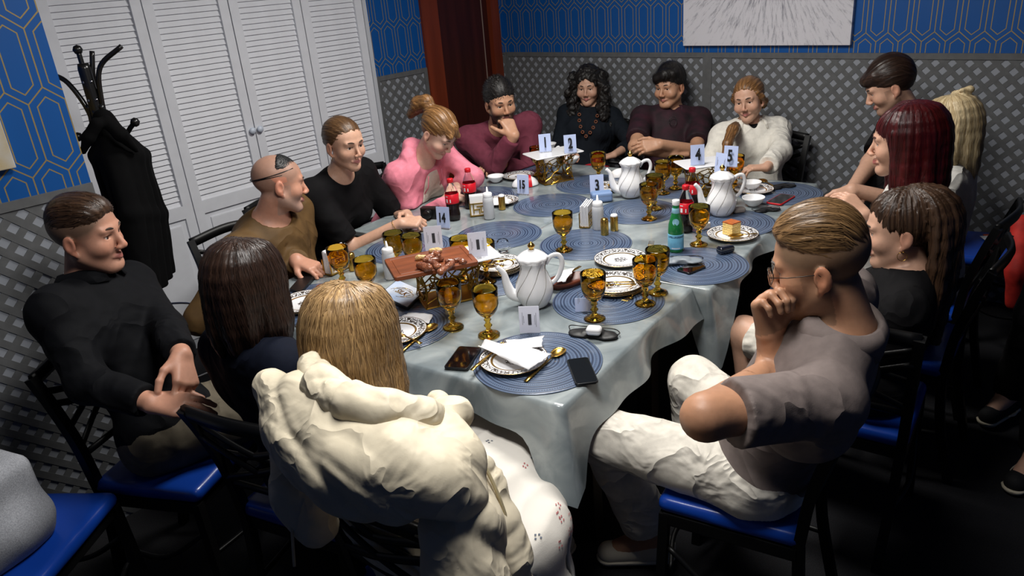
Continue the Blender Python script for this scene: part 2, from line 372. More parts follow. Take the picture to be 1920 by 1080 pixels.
# --- pictures
def canvas_mat(name, base, dark, px, pz, axis):
    m = M(name, base, .6); nt = m.node_tree; N = nt.nodes; L = nt.links; b = N['Principled BSDF']; k = NT(nt)
    tc = N.new('ShaderNodeTexCoord'); sp = N.new('ShaderNodeSeparateXYZ'); L.new(tc.outputs['Object'], sp.inputs[0])
    U = k.m('SUBTRACT', sp.outputs[axis], px); Z = k.m('SUBTRACT', sp.outputs[2], pz)
    th = k.m('ARCTAN2', U, Z); r = k.m('SQRT', k.m('ADD', k.m('MULTIPLY', U, U), k.m('MULTIPLY', Z, Z)))
    cb = N.new('ShaderNodeCombineXYZ'); L.new(k.m('MULTIPLY', th, 16), cb.inputs[0]); L.new(k.m('MULTIPLY', r, 5), cb.inputs[1])
    n = N.new('ShaderNodeTexNoise'); n.inputs['Scale'].default_value = 1.6; n.inputs['Detail'].default_value = 9; n.inputs['Roughness'].default_value = .75; L.new(cb.outputs[0], n.inputs[0])
    v = k.m('ADD', n.outputs[0], k.m('MULTIPLY', r, .22))
    rp = N.new('ShaderNodeValToRGB'); e = rp.color_ramp.elements; e[0].position = .44; e[1].position = .62; e[0].color = dark; e[1].color = base; L.new(v, rp.inputs[0])
    L.new(rp.outputs[0], b.inputs['Base Color'])
    bp = N.new('ShaderNodeBump'); bp.inputs['Strength'].default_value = .4; bp.inputs['Distance'].default_value = .004; L.new(n.outputs[0], bp.inputs['Height']); L.new(bp.outputs[0], b.inputs['Normal'])
    return m
b = B().box((-.505, -.03, 0), (.505, -.001, .7), bev=.003)
tag(b.obj('wall_canvas', canvas_mat('burst_canvas', c(214, 212, 218), c(120, 120, 132), .05, .62, 0), loc=(-1.968, YB, 1.326)), 'white canvas with grey streaks bursting outward on the blue wall', 'painting')
b = B().box((.001, -.34, 0), (.035, 0, .5), bev=.003)
tag(b.obj('wall_canvas', M('pale_canvas', c(196, 198, 200), .6, noise=(9, .2), col2=c(182, 160, 110)), loc=(XN, .676, 1.388)), 'small pale canvas with gold flecks above the seated man in black', 'painting')
# --- ceiling lamps (above the frame)
for (x, y, s, lb) in ((-1.95, 2.35, .36, 'square ceiling lamp above the middle of the tables'), (-1.0, 1.0, .32, 'square ceiling lamp above the near end of the tables')):
    e = empty('ceiling_lamp', (x, y, CZ), 0, lb, 'lamp')
    b = B()
    for lo, hi in (((-s, -s), (-s+.03, s)), ((s-.03, -s), (s, s)), ((-s+.03, -s), (s-.03, -s+.03)), ((-s+.03, s-.03), (s-.03, s))): b.box((lo[0], lo[1], -.05), (hi[0], hi[1], 0))
    b.obj('lamp_frame', M('lamp_frame', c(220, 220, 220), .4), e)
    B().box((-s+.03, -s+.03, -.03), (s-.03, s-.03, -.025)).obj('diffuser', M('diffuser', c(240, 240, 240), .5), e)
# ================================================================== tables and cloths
TO = np.array([-1.108, 1.322]); TTH = math.radians(7); TUX = np.array([math.cos(TTH), math.sin(TTH)]); TUY = np.array([-math.sin(TTH), math.cos(TTH)]); TZ = .75
def tw(a, b, z=TZ): p = TO-a*TUX+b*TUY; return np.array([p[0], p[1], z])
IMG = math.atan2(CR[0][1], CR[0][0])      # compass of the photograph's left-to-right direction
m_dark = M('table_wood', c(34, 28, 26), .5, noise=(6, .2), stretch=(1, 8, 1))
def cloth_mat():
    m = M('silver_cloth', c(150, 165, 168), .5, coat=.75, bump=(16, .25, .004)); nt = m.node_tree; N = nt.nodes; L = nt.links; b = N['Principled BSDF']
    b.inputs['Coat Roughness'].default_value = .12
    tc = N.new('ShaderNodeTexCoord'); n = N.new('ShaderNodeTexNoise'); n.inputs['Scale'].default_value = 5; n.inputs['Detail'].default_value = 7; n.inputs['Distortion'].default_value = 1.4
    L.new(tc.outputs['Object'], n.inputs[0]); r = N.new('ShaderNodeValToRGB'); r.color_ramp.elements[0].position = .38; r.color_ramp.elements[1].position = .66
    r.color_ramp.elements[0].color = c(112, 122, 126); r.color_ramp.elements[1].color = c(156, 164, 165); L.new(n.outputs[0], r.inputs[0]); L.new(r.outputs[0], b.inputs['Base Color'])
    return m
m_cloth = cloth_mat()
TSLABS = []
def table(a0, a1, b0, b1, label, clabel, drop, corner, seed, skip=(), legs=()):
    ca, cb = (a0+a1)/2, (b0+b1)/2; p = tw(ca, cb, 0); W, D = (a1-a0)/2, (b1-b0)/2
    t = empty('dining_table', p, TTH, label, 'table', 'tables pushed together')
    B().box((-W+.012, -D+.012, .715), (W-.012, D-.012, .745), bev=.003).obj('table_top', m_dark, t)
    for la, lb in legs: x_, y_ = ca-la, lb-cb; B().box((x_-.03, y_-.03, 0), (x_+.03, y_+.03, .715), bev=.004).obj('leg', m_dark, t)
    TSLABS.append((np.array([p[0], p[1], .731]), (W+.004, D+.004, .0195), np.array([[TUX[0], TUY[0], 0], [TUX[1], TUY[1], 0], [0, 0, 1.0]])))
    # cloth: top sheet, rounded edge, then a hanging skirt whose corners fall into longer points
    g = np.random.default_rng(seed); rings = []; per = []
    n = 64; r = .012
    for (x0, y0, x1, y1) in ((W, -D, W, D), (W, D, -W, D), (-W, D, -W, -D), (-W, -D, W, -D)):
        for k in range(n): q = k/n; per.append((x0+(x1-x0)*q, y0+(y1-y0)*q, (y1-y0), -(x1-x0), min(q, 1-q)*math.hypot(x1-x0, y1-y0), ))
    ph = g.random(6)*6
    for (f, dn) in ((-.10, None), (-.05, None), (0, 0), (.08, 0), (.25, 0), (.5, 0), (.75, 0), (1, 0)):
        ring = []
        for i, (x, y, nx, ny, dc) in enumerate(per):
            l = math.hypot(nx, ny); nx, ny = nx/l, ny/l
            if dc < 1e-6:
                sx_, sy_ = (0 if x > 0 else 2) in skip, (1 if y > 0 else 3) in skip; nx, ny = (0.0 if sx_ else np.sign(x)), (0.0 if sy_ else np.sign(y)); l = math.hypot(nx, ny) or 1; nx, ny = nx/l, ny/l
            side = 0 if abs(nx) > .8 and nx > 0 else 2 if abs(nx) > .8 else 1 if ny > .5 else 3
            q = (x if side in (1, 3) else y); key = (np.sign(x) > 0, np.sign(y) > 0)
            cw = math.exp(-(dc/.075)**2); L_ = drop[side]+corner.get((int(key[0]), int(key[1])), 0)*cw
            wv = .012*math.sin(q*11+ph[side])+.007*math.sin(q*23+ph[4])
            if dn is None: k_ = .97 if f < -.07 else .9965; ring.append((x*k_, y*k_, TZ)); continue
            fl = ((.03+wv*.8)*f+wv*f)*(1 if L_ > .04 else .3)+cw*f*((.05 if 3 not in skip else .012) if corner.get((int(key[0]), int(key[1])), 0) else 0)
            if side in skip and cw < .3: fl = 0; L_ = min(L_, .02)
            z = TZ-.003 if f == 0 else TZ-.004-L_*f
            o = .004 if f == 0 else .006+fl
            if side in skip: o = .001
            ring.append((x+nx*o, y+ny*o, z))
        rings.append(ring)
    b = B(); b.loft(rings, cap=False)
    b.bm.faces.new([v for v in b.bm.verts][:len(per)][::-1])
    bmesh.ops.recalc_face_normals(b.bm, faces=b.bm.faces)
    o = b.obj('tablecloth', m_cloth, loc=p, rot=(0, 0, TTH)); tag(o, clabel, 'tablecloth', 'silver tablecloths')
    return t
# sides: 0 = right, 1 = far, 2 = left, 3 = near
table(0, 1.50, 0, .885, 'dark dining table under the cloth at the near end, set crosswise', 'silver grey cloth under clear plastic on the crosswise table by the cream jacket', (.11, .01, .10, .10), {(1, 0): .15, (0, 0): .1}, 1, skip=(1,), legs=((.13, .34), (1.2, .34), (.13, .8), (1.2, .8)))
table(-.065, .868, .89, 2.34, 'dark dining table under the cloth in front of the woman in white', 'silver grey cloth under clear plastic on the table with the cake', (.05, .06, .01, .02), {(1, 0): .28, (1, 1): .06}, 2, skip=(2, 3), legs=((.06, 1.1), (.8, 1.0), (.06, 2.24), (.8, 2.24)))
table(.872, 1.72, .89, 2.34, 'dark dining table under the cloth in front of the pink hoodie', 'silver grey cloth under clear plastic on the table with two cola bottles', (.01, .08, .1, .02), {}, 3, skip=(0, 3), legs=((.94, 1.0), (1.4, 1.0), (.94, 2.2), (1.4, 2.2)))
# ================================================================== round mats
def ringmat():
    m = M('mat_blue', c(80, 105, 150), .42, coat=.6, ); nt = m.node_tree; N = nt.nodes; L = nt.links; b = N['Principled BSDF']; k = NT(nt)
    b.inputs['Coat Roughness'].default_value = .15
    tc = N.new('ShaderNodeTexCoord'); sp = N.new('ShaderNodeSeparateXYZ'); L.new(tc.outputs['Object'], sp.inputs[0])
    r = k.m('SQRT', k.m('ADD', k.m('MULTIPLY', sp.outputs[0], sp.outputs[0]), k.m('MULTIPLY', sp.outputs[1], sp.outputs[1])))
    s = k.m('SINE', k.m('MULTIPLY', r, 560)); th = k.m('ARCTAN2', sp.outputs[0], sp.outputs[1])
    dash = k.m('SINE', k.m('MULTIPLY', th, 150)); wv = k.m('GREATER_THAN', k.m('SINE', k.m('MULTIPLY', r, 187)), .86)
    v = k.m('ADD', k.m('MULTIPLY', k.m('ADD', s, 1), .3), k.m('MULTIPLY', k.m('MULTIPLY', wv, k.m('GREATER_THAN', dash, 0)), .55))
    rp = N.new('ShaderNodeValToRGB'); e = rp.color_ramp.elements; e[0].color = c(34, 48, 74); e[1].color = c(114, 134, 164); L.new(v, rp.inputs[0]); L.new(rp.outputs[0], b.inputs['Base Color'])
    bp = N.new('ShaderNodeBump'); bp.inputs['Strength'].default_value = .5; bp.inputs['Distance'].default_value = .002; L.new(s, bp.inputs['Height']); L.new(bp.outputs[0], b.inputs['Normal'])
    return m
m_mat = ringmat()
MZ = TZ+.0015
mat_me = B().lathe([(0.0005, .0022), (.05, .0022), (.19, .0022), (.195, .0012), (.1955, 0), (.05, 0), (.0005, 0)], 56).mesh('placemat', True)
mats = [((1008, 677), 'by the cream jacket, with two phones nearby'), ((1035, 384), 'empty, beside number card fifteen'), ((935, 440), 'beside number card fourteen'), ((1098, 457), 'under a lone amber goblet'), ((1140, 563), 'under a stack of plates and goblets'), ((1195, 396), 'in front of the middle teapot'), ((1305, 497), 'under the green bottle'), ((1368, 418), 'under the slice of cake'), ((1462, 362), 'under the red phone'), ((1110, 345), 'beside number card three'), ((748, 612), 'beside the menu folder'), ((586, 568), 'in front of the dark haired woman'), ((768, 465), 'behind the wooden board'), ((905, 368), 'in front of the pink hoodie'), ((978, 320), 'in front of the man in maroon'), ((1262, 352), 'in front of the man with crossed arms'), ((915, 520), 'under plates behind the big teapot')]
for (x, y), s in mats:
    tag(mk('placemat', mat_me, m_mat, loc=at(x, y, z=MZ)), 'round woven blue placemat '+s, 'placemat', 'round blue placemats')
# ================================================================== tableware
SZ = MZ+.002
m_amber = M('amber_glass', (.82, .5, .06, 1), .03, trans=1, ior=1.35, spec=.6)
m_gold = M('gold', c(206, 166, 84), .25, 1); m_porc = M('porcelain', c(236, 236, 238), .18, coat=.4); m_clear = M('clear_plastic', (1, 1, 1, 1), .03, trans=1, ior=1.12)
m_white = M('white_gloss', c(240, 240, 242), .25, coat=.3); m_paper = M('white_paper', c(236, 236, 238), .8); m_blk = M('black_plastic', c(14, 14, 16), .35)
m_line = M('grey_gilt', c(150, 144, 136), .35, .4); m_red = M('red_plastic', c(196, 22, 34), .4); m_ink = M('ink', c(14, 14, 18), .7)
def goblet():
    prof = [(.0005, .003), (.02, .002), (.034, 0), (.0355, .003), (.03, .007), (.015, .014), (.0085, .021), (.008, .028), (.0135, .034), (.0135, .037), (.0085, .043), (.008, .05), (.0125, .056), (.009, .061), (.0115, .066), (.025, .077), (.034, .091), (.039, .11), (.041, .135), (.0418, .163), (.0412, .1655), (.0395, .164), (.0388, .136), (.0368, .112), (.031, .095), (.02, .084), (.0005, .08)]
    def mod(i, t):
        if 2 <= i <= 4: return 1+.035*abs(math.cos(12*t))
        if 15 <= i <= 17: return 1+.03*abs(math.cos(9*t+(i % 2)*PI/2))
        if 18 <= i <= 19: return 1+.022*abs(math.cos(9*t))
        return 1
    return B().lathe(prof, 54, mod=mod).mesh('goblet', True)
gob_me = goblet()
gobs = [((1115, 598), 0, 'beside the black sleep mask with earbuds'), ((917, 628), 0, 'between the big teapot and a phone'), ((850, 614), 0, 'beside the folded napkin and golden spoon'), ((1210, 570), 0, 'nearest the table corner by the man in taupe'), ((1233, 549), 0, 'beside the grey cloth mask and phone'), ((631, 463), 1, 'in front of the napkin holder by the brown sweater'), ((682, 485), 1, 'between the napkin holder and the wooden board'), ((736, 436), 1, 'just behind the squeeze bottle by the meat board'), ((770, 441), 1, 'right of the squeeze bottle by the meat board'), ((862, 446), 1, 'behind the text cards on the meat stand'), ((906, 453), 1, 'behind the meat board by the plate stack'), ((1058, 469), 0, 'standing alone on an empty placemat'), ((1310, 459), 0, 'beside the cake plate'), ((1217, 411), 0, 'in front of the middle teapot, front one'), ((1227, 328), 1, 'in front of the middle teapot, behind another'), ((1243, 363), 0, 'in front of the man with crossed arms'), ((1267, 294), 1, 'nearest the man with crossed arms'), ((1121, 286), 1, 'in front of the woman with the bead necklace'), ((1006, 275), 1, 'behind the stand with cards one and two'), ((1380, 291), 1, 'in front of the woman in the white sweater')]
for (x, y), top, s in gobs:
    p = at(x, y, z=SZ+.165*top); p[2] = SZ
    tag(mk('goblet', gob_me, m_amber, loc=p, rot=(0, 0, random.random()*6)), 'amber glass goblet '+s, 'goblet', 'amber goblets')
def teapot(x, y, label, s=1.0):
    t = empty('teapot', at(x, y, z=SZ), IMG, label, 'teapot', 'white porcelain teapots'); t.scale = (s,)*3
    prof = [(.0005, .004), (.03, .003), (.038, 0), (.044, .004), (.056, .022), (.064, .045), (.0655, .06), (.062, .08), (.053, .103), (.045, .124), (.043, .142), (.0465, .158), (.053, .17), (.05, .171), (.043, .158), (.0005, .15)]
    R = lambda z: float(np.interp(z, [p[1] for p in prof[2:13]], [p[0] for p in prof[2:13]]))
    B().lathe(prof, 48, mod=lambda i, q: 1+(.035*math.cos(10*q) if 11 <= i <= 13 else .008*math.cos(10*q-i*.45) if i > 3 else 0)).obj('body', m_porc, t, smooth=True)
    ln = B()
    for k in range(8):
        ln.tube([((R(z)+.0006)*math.cos(2*PI*k/8+.1+(z/.17)**1.3*1.5), (R(z)+.0006)*math.sin(2*PI*k/8+.1+(z/.17)**1.3*1.5), z) for z in np.linspace(.014, .163, 20)], .0008, 5)
    ln.obj('gilt_lines', m_line, t)
    lid = B().lathe([(.0525, .169), (.0545, .172), (.051, .178), (.04, .187), (.026, .195), (.012, .2015), (.0005, .203)], 48, mod=lambda i, q: 1+(.04*math.cos(10*q) if i < 3 else .02*math.cos(10*q))).obj('lid', m_porc, t, smooth=True)
    B().lathe([(.006, .200), (.0085, .203), (.006, .206), (.0115, .211), (.0125, .217), (.009, .223), (.003, .228), (.0005, .231)], 20).obj('lid_knob', m_gold, lid, smooth=True)
    pts = bez([(-.045, 0, .035), (-.078, 0, .048), (-.092, 0, .085), (-.1, 0, .125), (-.12, 0, .15)], 7)
    B().tube(pts, list(np.interp(np.linspace(0, 1, len(pts)), [0, .3, .7, 1], [.024, .019, .011, .0085])), 14).obj('spout', m_porc, t, smooth=True)
    pts = bez([(.044, 0, .148), (.062, 0, .172), (.088, 0, .176), (.1, 0, .15), (.092, 0, .115), (.078, 0, .09), (.06, 0, .075)], 6)
    B().tube(pts, .006, 10, flat=1.4).obj('handle', m_porc, t, smooth=True)
    return t
teapot(1004, 571, 'white swirled porcelain teapot with gold knob, behind the upright text card', 1.02)
teapot(1183, 368, 'white swirled porcelain teapot beside the light blue case', 1.0)
teapot(1352, 402, 'white swirled porcelain teapot between the cola bottles and bowls', 1.0)
def txt(s, size, ext=.0004, off=.0):
    cu = bpy.data.curves.new('txt', 'FONT'); cu.body = s; cu.size = size; cu.extrude = ext; cu.offset = off; cu.align_x = 'CENTER'; cu.align_y = 'CENTER'
    cu.resolution_u = 3
    o = bpy.data.objects.new('txt', cu); COL.objects.link(o); bpy.context.view_layer.update()
    me = bpy.data.meshes.new_from_object(o.evaluated_get(bpy.context.evaluated_depsgraph_get())); bpy.data.objects.remove(o); bpy.data.curves.remove(cu)
    return me
m_card = M('number_card', c(186, 200, 236), .4); m_acr = M('card_white', c(222, 224, 238), .35)
def numcard(n, p, turn, label, h=.098, w=.066):
    t = empty('number_card', p, IMG+turn, label, 'card', 'table number cards')
    B().box((-w/2, -.001, .002), (w/2, .001, h)).obj('card', m_card, t, rot=(-.1, 0, 0)); B().box((-w/2, -.014, 0), (w/2, .014, .002)).obj('foot', m_clear, t)
    me = txt(n, .068 if len(n) == 1 else .054, .0005, .0022); o = mk('number', me, m_ink, t, (0, -.0021-.05*.0997, .05*.995+.002), (PI/2-.1, 0, 0)); o.scale = (.72, 1.12, 1)
def textcard(p, turn, label, h=.092, w=.066, dark=True, col=None):
    t = empty('text_card', p, IMG+turn, label, 'card', 'white text cards')
    cd = B().box((-w/2, -.001, .002), (w/2, .001, h)).obj('card', col or m_acr, t, rot=(-.12, 0, 0)); B().box((-.008, -.02, 0), (.008, .014, .002)).obj('foot', m_clear, t)
    b = B()
    if dark: b.box((-.004, -.0022, .03), (.007, -.0012, .066))
    b.obj('print_block', M('print_dark', c(52, 52, 58), .7), cd) if dark else None
    b = B()
    for k, (x, z0, z1) in enumerate(((.022, .022, .07), (.018, .03, .062), (-.022, .03, .072), (-.018, .036, .06))): b.box((x-.0006, -.0018, z0), (x+.0006, -.0012, z1))
    tag(b.obj('print_lines', M('print_grey', c(120, 120, 128), .7), cd), kind='stuff')
# stands with pierced gold sides
def stand_mesh():
    g = np.random.default_rng(3); b = B(); H = .15
    def P(side, u, z):
        k = 1-.16*math.sin(PI*z/H); hw, hd = .088*k+.012*z/H, .06*k+.01*z/H
        return [(u*hw, -hd, z), (hw, u*hd, z), (-u*hw, hd, z), (-hw, -u*hd, z)][side]
    for sd in range(4):
        b.tube([P(sd, -1, z) for z in np.linspace(0, H, 7)], .0022, 4); b.tube([P(sd, u, .002) for u in (-1, 1)], .0028, 4); b.tube([P(sd, u, H-.002) for u in (-1, 1)], .0028, 4)
        pts = [(u+g.normal()*.1, z+g.normal()*.008) for i, z in enumerate(np.linspace(.015, H-.015, 6)) for u in np.linspace(-.8, .8, 5)+(i % 2)*.18]
        pts = [(max(-.97, min(.97, u)), z) for u, z in pts]; A = np.array(pts)*[.075, 1]
        done = set()
        for i in range(len(A)):
            for j in np.argsort(((A-A[i])**2).sum(1))[1:4]:
                k = (min(i, j), max(i, j))
                if k in done: continue
                done.add(k); b.tube([P(sd, *pts[i]), P(sd, *pts[j])], .0025, 4)
        for u, z in ((-1, .02), (-1, .06), (-1, .1), (1, .03), (1, .075), (1, .12)):
            j = int(np.argmin(((A-np.array([u*.075, z]))**2).sum(1))); b.tube([P(sd, u, z), P(sd, *pts[j])], .0025, 4)
    return b.mesh('lattice', False)
st_me = stand_mesh()
def stand(x, y, turn, label, scale=(1, 1, 1)):
    p = at(x, y, z=SZ); t = empty('serving_stand', p, IMG+turn, label, 'stand', 'pierced gold serving stands'); t.scale = scale
    mk('lattice', st_me, M('stand_gold', c(160, 124, 48), .32, .9), t)
    B().box((-.09, -.062, 0), (.09, .062, .003)).obj('base', M('stand_gold', ), t); return p
def rrect(w, d, r, z, n=6):
    out = []
    for cx, cy, a0 in ((w-r, d-r, 0), (-w+r, d-r, PI/2), (-w+r, -d+r, PI), (w-r, -d+r, 1.5*PI)):
        for k in range(n+1): a = a0+PI/2*k/n; out.append((cx+r*math.cos(a), cy+r*math.sin(a), z))
    return out
def slab_plate(name, w, d, h, r, mat, p, turn, label, cat, group=None):
    b = B().loft([rrect(w-.004, d-.004, r, 0), rrect(w, d, r, h*.4), rrect(w, d, r, h*.8), rrect(w-.002, d-.002, r, h)]); return tag(b.obj(name, mat, loc=p, rot=(0, 0, IMG+turn)), label, cat, group)
tn1 = math.radians(24)
p = stand(1040, 338, tn1, 'gold pierced stand carrying cards one and two'); q = p+[0, 0, .151]
slab_plate('serving_plate', .145, .095, .007, .012, m_white, q, tn1, 'white rectangular serving plate carrying cards one and two', 'plate', 'white serving plates')
numcard('1', at(1023, 285, z=q[2]+.007), .12, 'pale upright card with the number one'); numcard('2', at(1070, 287, z=q[2]+.007), .05, 'pale upright card with the number two')
p = stand(1322, 362, math.radians(10), 'gold pierced stand carrying cards four and five'); q = p+[0, 0, .151]
slab_plate('serving_plate', .135, .09, .007, .012, m_white, q, math.radians(10), 'white rectangular serving plate carrying cards four and five', 'plate', 'white serving plates')
numcard('4', at(1308, 310, z=q[2]+.007), 0, 'pale upright card with the number four'); numcard('5', at(1369, 313, z=q[2]+.007), -.6, 'pale upright card with the number five')
textcard(at(1350, 325, z=q[2]+.007), -.95, 'narrow pale text card beside card five, seen nearly edge on', dark=False, col=m_card)
numcard('3', at(1120, 366, z=SZ), 0, 'pale upright card with the number three behind the blue case', .105, .07)
numcard('15', at(981, 364, z=SZ), -.5, 'pale upright card with the number fifteen', .102, .068); numcard('14', at(832, 428, z=SZ), -.4, 'pale upright card with the number fourteen', .102, .068)
# near stand: white plate, wooden board, grilled meat
tn2 = math.radians(22); p = stand(842, 556, tn2, 'gold pierced stand under the wooden meat board', (1.2, 1.2, 1.0)); q = p+[0, 0, .151]
e = at(862, 484, z=q[2]); slab_plate('serving_plate', .135, .085, .007, .012, m_white, e, tn2, 'white serving plate behind the wooden board, carrying text cards', 'plate', 'white serving plates')
e = at(808, 496, z=q[2]+.008); bw, bd = .147, .10
m_board = M('board_wood', c(122, 64, 34), .45, noise=(3, .25), stretch=(2, 14, 8), bump=(40, .15))
bo = empty('meat_board', e, IMG+tn2-.05, 'brown wooden serving board with a groove, holding grilled meat', 'board')
B().loft([rrect(bw-.003, bd-.003, .01, 0), rrect(bw, bd, .01, .003), rrect(bw, bd, .01, .015), rrect(bw-.002, bd-.002, .01, .017), rrect(bw-.016, bd-.016, .006, .017), rrect(bw-.018, bd-.018, .006, .0145), rrect(bw-.022, bd-.022, .006, .0145), rrect(bw-.024, bd-.024, .006, .0165)]).obj('board', m_board, bo, smooth=False)
m_meat = M('grilled_meat', c(84, 40, 26), .3, noise=(60, .6), col2=c(158, 98, 70), bump=(90, .6, .004), coat=.4); m_bone = M('fat_bone', c(214, 178, 120), .4, noise=(50, .3))
mz = e[2]+.017
for i, (pts, r, mm) in enumerate(([[(805, 490), (828, 485)], .011, 0], [[(787, 498), (806, 503)], .013, 0], [[(826, 510), (848, 494)], .012, 0], [[(812, 494), (826, 500)], .011, 0], [[(782, 484), (797, 482)], .008, 1], [[(800, 484), (822, 474)], .0095, 0], [[(808, 470), (826, 469)], .008, 1], [[(838, 490), (862, 487)], .008, 0], [[(866, 489), (869, 490)], .009, 0], [[(796, 488), (810, 482)], .008, 0])):
    f = Field(); a = at(*pts[0], z=mz+r*.9); b_ = at(*pts[1], z=mz+r*.9); mid = (a+b_)/2; g = np.random.default_rng(50+i)
    f.cap(a-mid, b_-mid, r, r*.8, .006)
    for k in range(7): t = g.random(); f.ell((a-mid)*(1-t)+(b_-mid)*t+g.normal(size=3)*r*.35, r*(.5+.4*g.random(3)), k=.006)
    V, Q = f.mesh(.0022, disp=lambda P: .001*np.sin(P[:, 0]*900+i)*np.sin(P[:, 1]*800)+.0008*np.sin(P[:, 2]*1200+P[:, 0]*500))
    tag(mk('meat_piece', np_mesh('meat', V, Q), m_bone if mm else m_meat, loc=mid), ('browned meat chunk in the middle of the wooden board', 'thick browned rib end lying on the board', 'long browned sausage shaped meat piece pointing off the board', 'small browned nugget between larger meat pieces', 'pale fatty strip at the edge of the meat', 'browned meat strip leaning under a pale fatty strip', 'pale fatty strip lying on top of the meat', 'slim browned meat strip beside the text card', 'small round browned meat ball', 'short browned meat scrap beside the pale strip')[i], 'meat', 'grilled meat on the board')
textcard(at(815, 470, z=q[2]+.007), .05, 'white text card standing behind the board, next to the squeeze bottle'); textcard(at(898, 483, z=q[2]+.007), .12, 'white text card standing on the white plate by the plate stack')
textcard(at(994, 625, z=SZ), -.12, 'white text card standing before the big teapot'); textcard(at(1097, 585, z=SZ), -.1, 'pale text card lying half hidden behind a goblet', h=.05, dark=False, col=m_card)
# bottles
def bottle_cola(x, y, label):
    t = empty('cola_bottle', at(x, y, z=SZ), IMG-.4, label, 'bottle', 'cola bottles')
    pr = [(.0005, .006), (.018, .002), (.026, 0), (.031, .006), (.0325, .03), (.029, .05), (.0295, .06), (.0325, .075), (.033, .1), (.0325, .12), (.031, .135), (.024, .155), (.016, .172), (.012, .182), (.012, .195)]
    B().lathe(pr, 28, mod=lambda i, q: 1+.03*math.cos(5*q) if i < 3 else 1).obj('bottle', m_clear, t, smooth=True)
    B().lathe([(r*.95, z+.001) for r, z in pr[:9]]+[(.0005, .1)], 24).obj('cola', M('cola', c(24, 6, 4), .1), t, smooth=True)
    lb = B().lathe([(.0334, .085), (.0338, .086), (.0338, .13), (.0325, .131)], 32).obj('label', M('cola_label', c(206, 20, 38), .4), t, smooth=True)
    b = B()
    for k, (a, w_, z, h) in enumerate(((-1.9, .28, .092, .018), (-1.35, .14, .092, .016), (-2.5, .3, .117, .006), (-1.9, .4, .119, .004), (-2.5, .35, .1, .003), (-2.5, .35, .106, .002))):
        b.loft([[(.0341*math.cos(a+w_*(q-.5)), .0341*math.sin(a+w_*(q-.5)), z+hh) for q in (0, .33, .66, 1)] for hh in (0, h)], close=False, cap=False)
    tag(b.obj('label_print', m_paper, lb), kind='stuff')
    B().lathe([(.0145, .184), (.0152, .186), (.0152, .2), (.0135, .203), (.0005, .2032)], 24, mod=lambda i, q: 1+.01*math.cos(24*q)).obj('cap', m_red, t, smooth=True)
bottle_cola(852, 411, 'cola bottle with red cap and label beside card fourteen'); bottle_cola(884, 389, 'cola bottle with red cap behind the gold napkin holder')
bottle_cola(1285, 433, 'cola bottle with red cap right behind the green bottle'); bottle_cola(1297, 395, 'cola bottle with red cap beside the teapot spout')
t = empty('water_bottle', at(1267, 470, z=SZ), IMG, 'green glass water bottle with white cap and light blue label', 'bottle')
B().lathe([(.0005, .004), (.022, .002), (.029, 0), (.031, .005), (.031, .09), (.029, .112), (.022, .14), (.0155, .162), (.0135, .178), (.0135, .2), (.0125, .2), (.0125, .178), (.0145, .162), (.021, .14), (.028, .112), (.0298, .09), (.0298, .006), (.0005, .006)], 32).obj('bottle', M('green_glass', (.03, .34, .1, 1), .06, trans=.55, ior=1.4), t, smooth=True)
B().lathe([(.0145, .192), (.0148, .193), (.0148, .21), (.0135, .212), (.0005, .212)], 24).obj('cap', m_white, t, smooth=True)
lab = B().lathe([(.0311, .014), (.0315, .015), (.0315, .075), (.0311, .076)], 32).obj('label', M('label_blue', c(120, 190, 222), .4, noise=(40, .12)), t, smooth=True)
B().lathe([(.0145, .158), (.0165, .16), (.0145, .178), (.0138, .18)], 24).obj('neck_label', M('label_pale', c(150, 205, 225), .4), t, smooth=True)
me = txt('S.PELLEGRINO', .011, 0, .0004)
for v in me.vertices: a = -1.75+v.co.x/.0317; v.co = Vector((.0317*math.cos(a), .0317*math.sin(a), .066+v.co.y))
mk('label_text', me, M('label_ink', c(24, 40, 86), .6), lab)
b = B().loft([[(.0319*math.cos(a), .0319*math.sin(a), z) for a in np.linspace(-2.3, -1.2, 6)] for z in (.018, .022)], close=False, cap=False); b.obj('label_band', m_paper, lab)
b = B(); ring = [(.0245*math.cos(-1.8+.5*math.cos(q)) , .0245*math.sin(-1.8+.5*math.cos(q)), .128+.014*math.sin(q)) for q in np.linspace(0, 2*PI, 15)[:-1]]
b.bm.faces.new([b.bm.verts.new([x*(1.12-.9*(z-.128)/.1*.28), y*(1.12-.9*(z-.128)/.1*.28), z]) for x, y, z in ring]); b.obj('shoulder_label', MATS['label_pale'], t)
m_sq = M('squeeze_plastic', c(226, 228, 232), .3, trans=.35, ior=1.2)
def squeeze(x, y, label):
    t = empty('squeeze_bottle', at(x, y, z=SZ), 0, label, 'bottle', 'white squeeze bottles')
    B().lathe([(.0005, .001), (.024, 0), (.026, .004), (.026, .085), (.025, .1), (.021, .108)], 28).obj('bottle', m_sq, t, smooth=True)
    cp = B().lathe([(.022, .106), (.0225, .108), (.0225, .122), (.019, .127), (.008, .13)], 28).obj('screw_cap', m_white, t, smooth=True)
    B().lathe([(.008, .129), (.006, .133), (.0028, .155), (.0005, .156)], 14).obj('nozzle', m_white, cp, smooth=True)
squeeze(734, 521, 'white squeeze bottle beside the wooden meat board'); squeeze(918, 409, 'white squeeze bottle before the gold greek key napkin holder'); squeeze(1122, 429, 'white squeeze bottle between napkins and golden shakers')
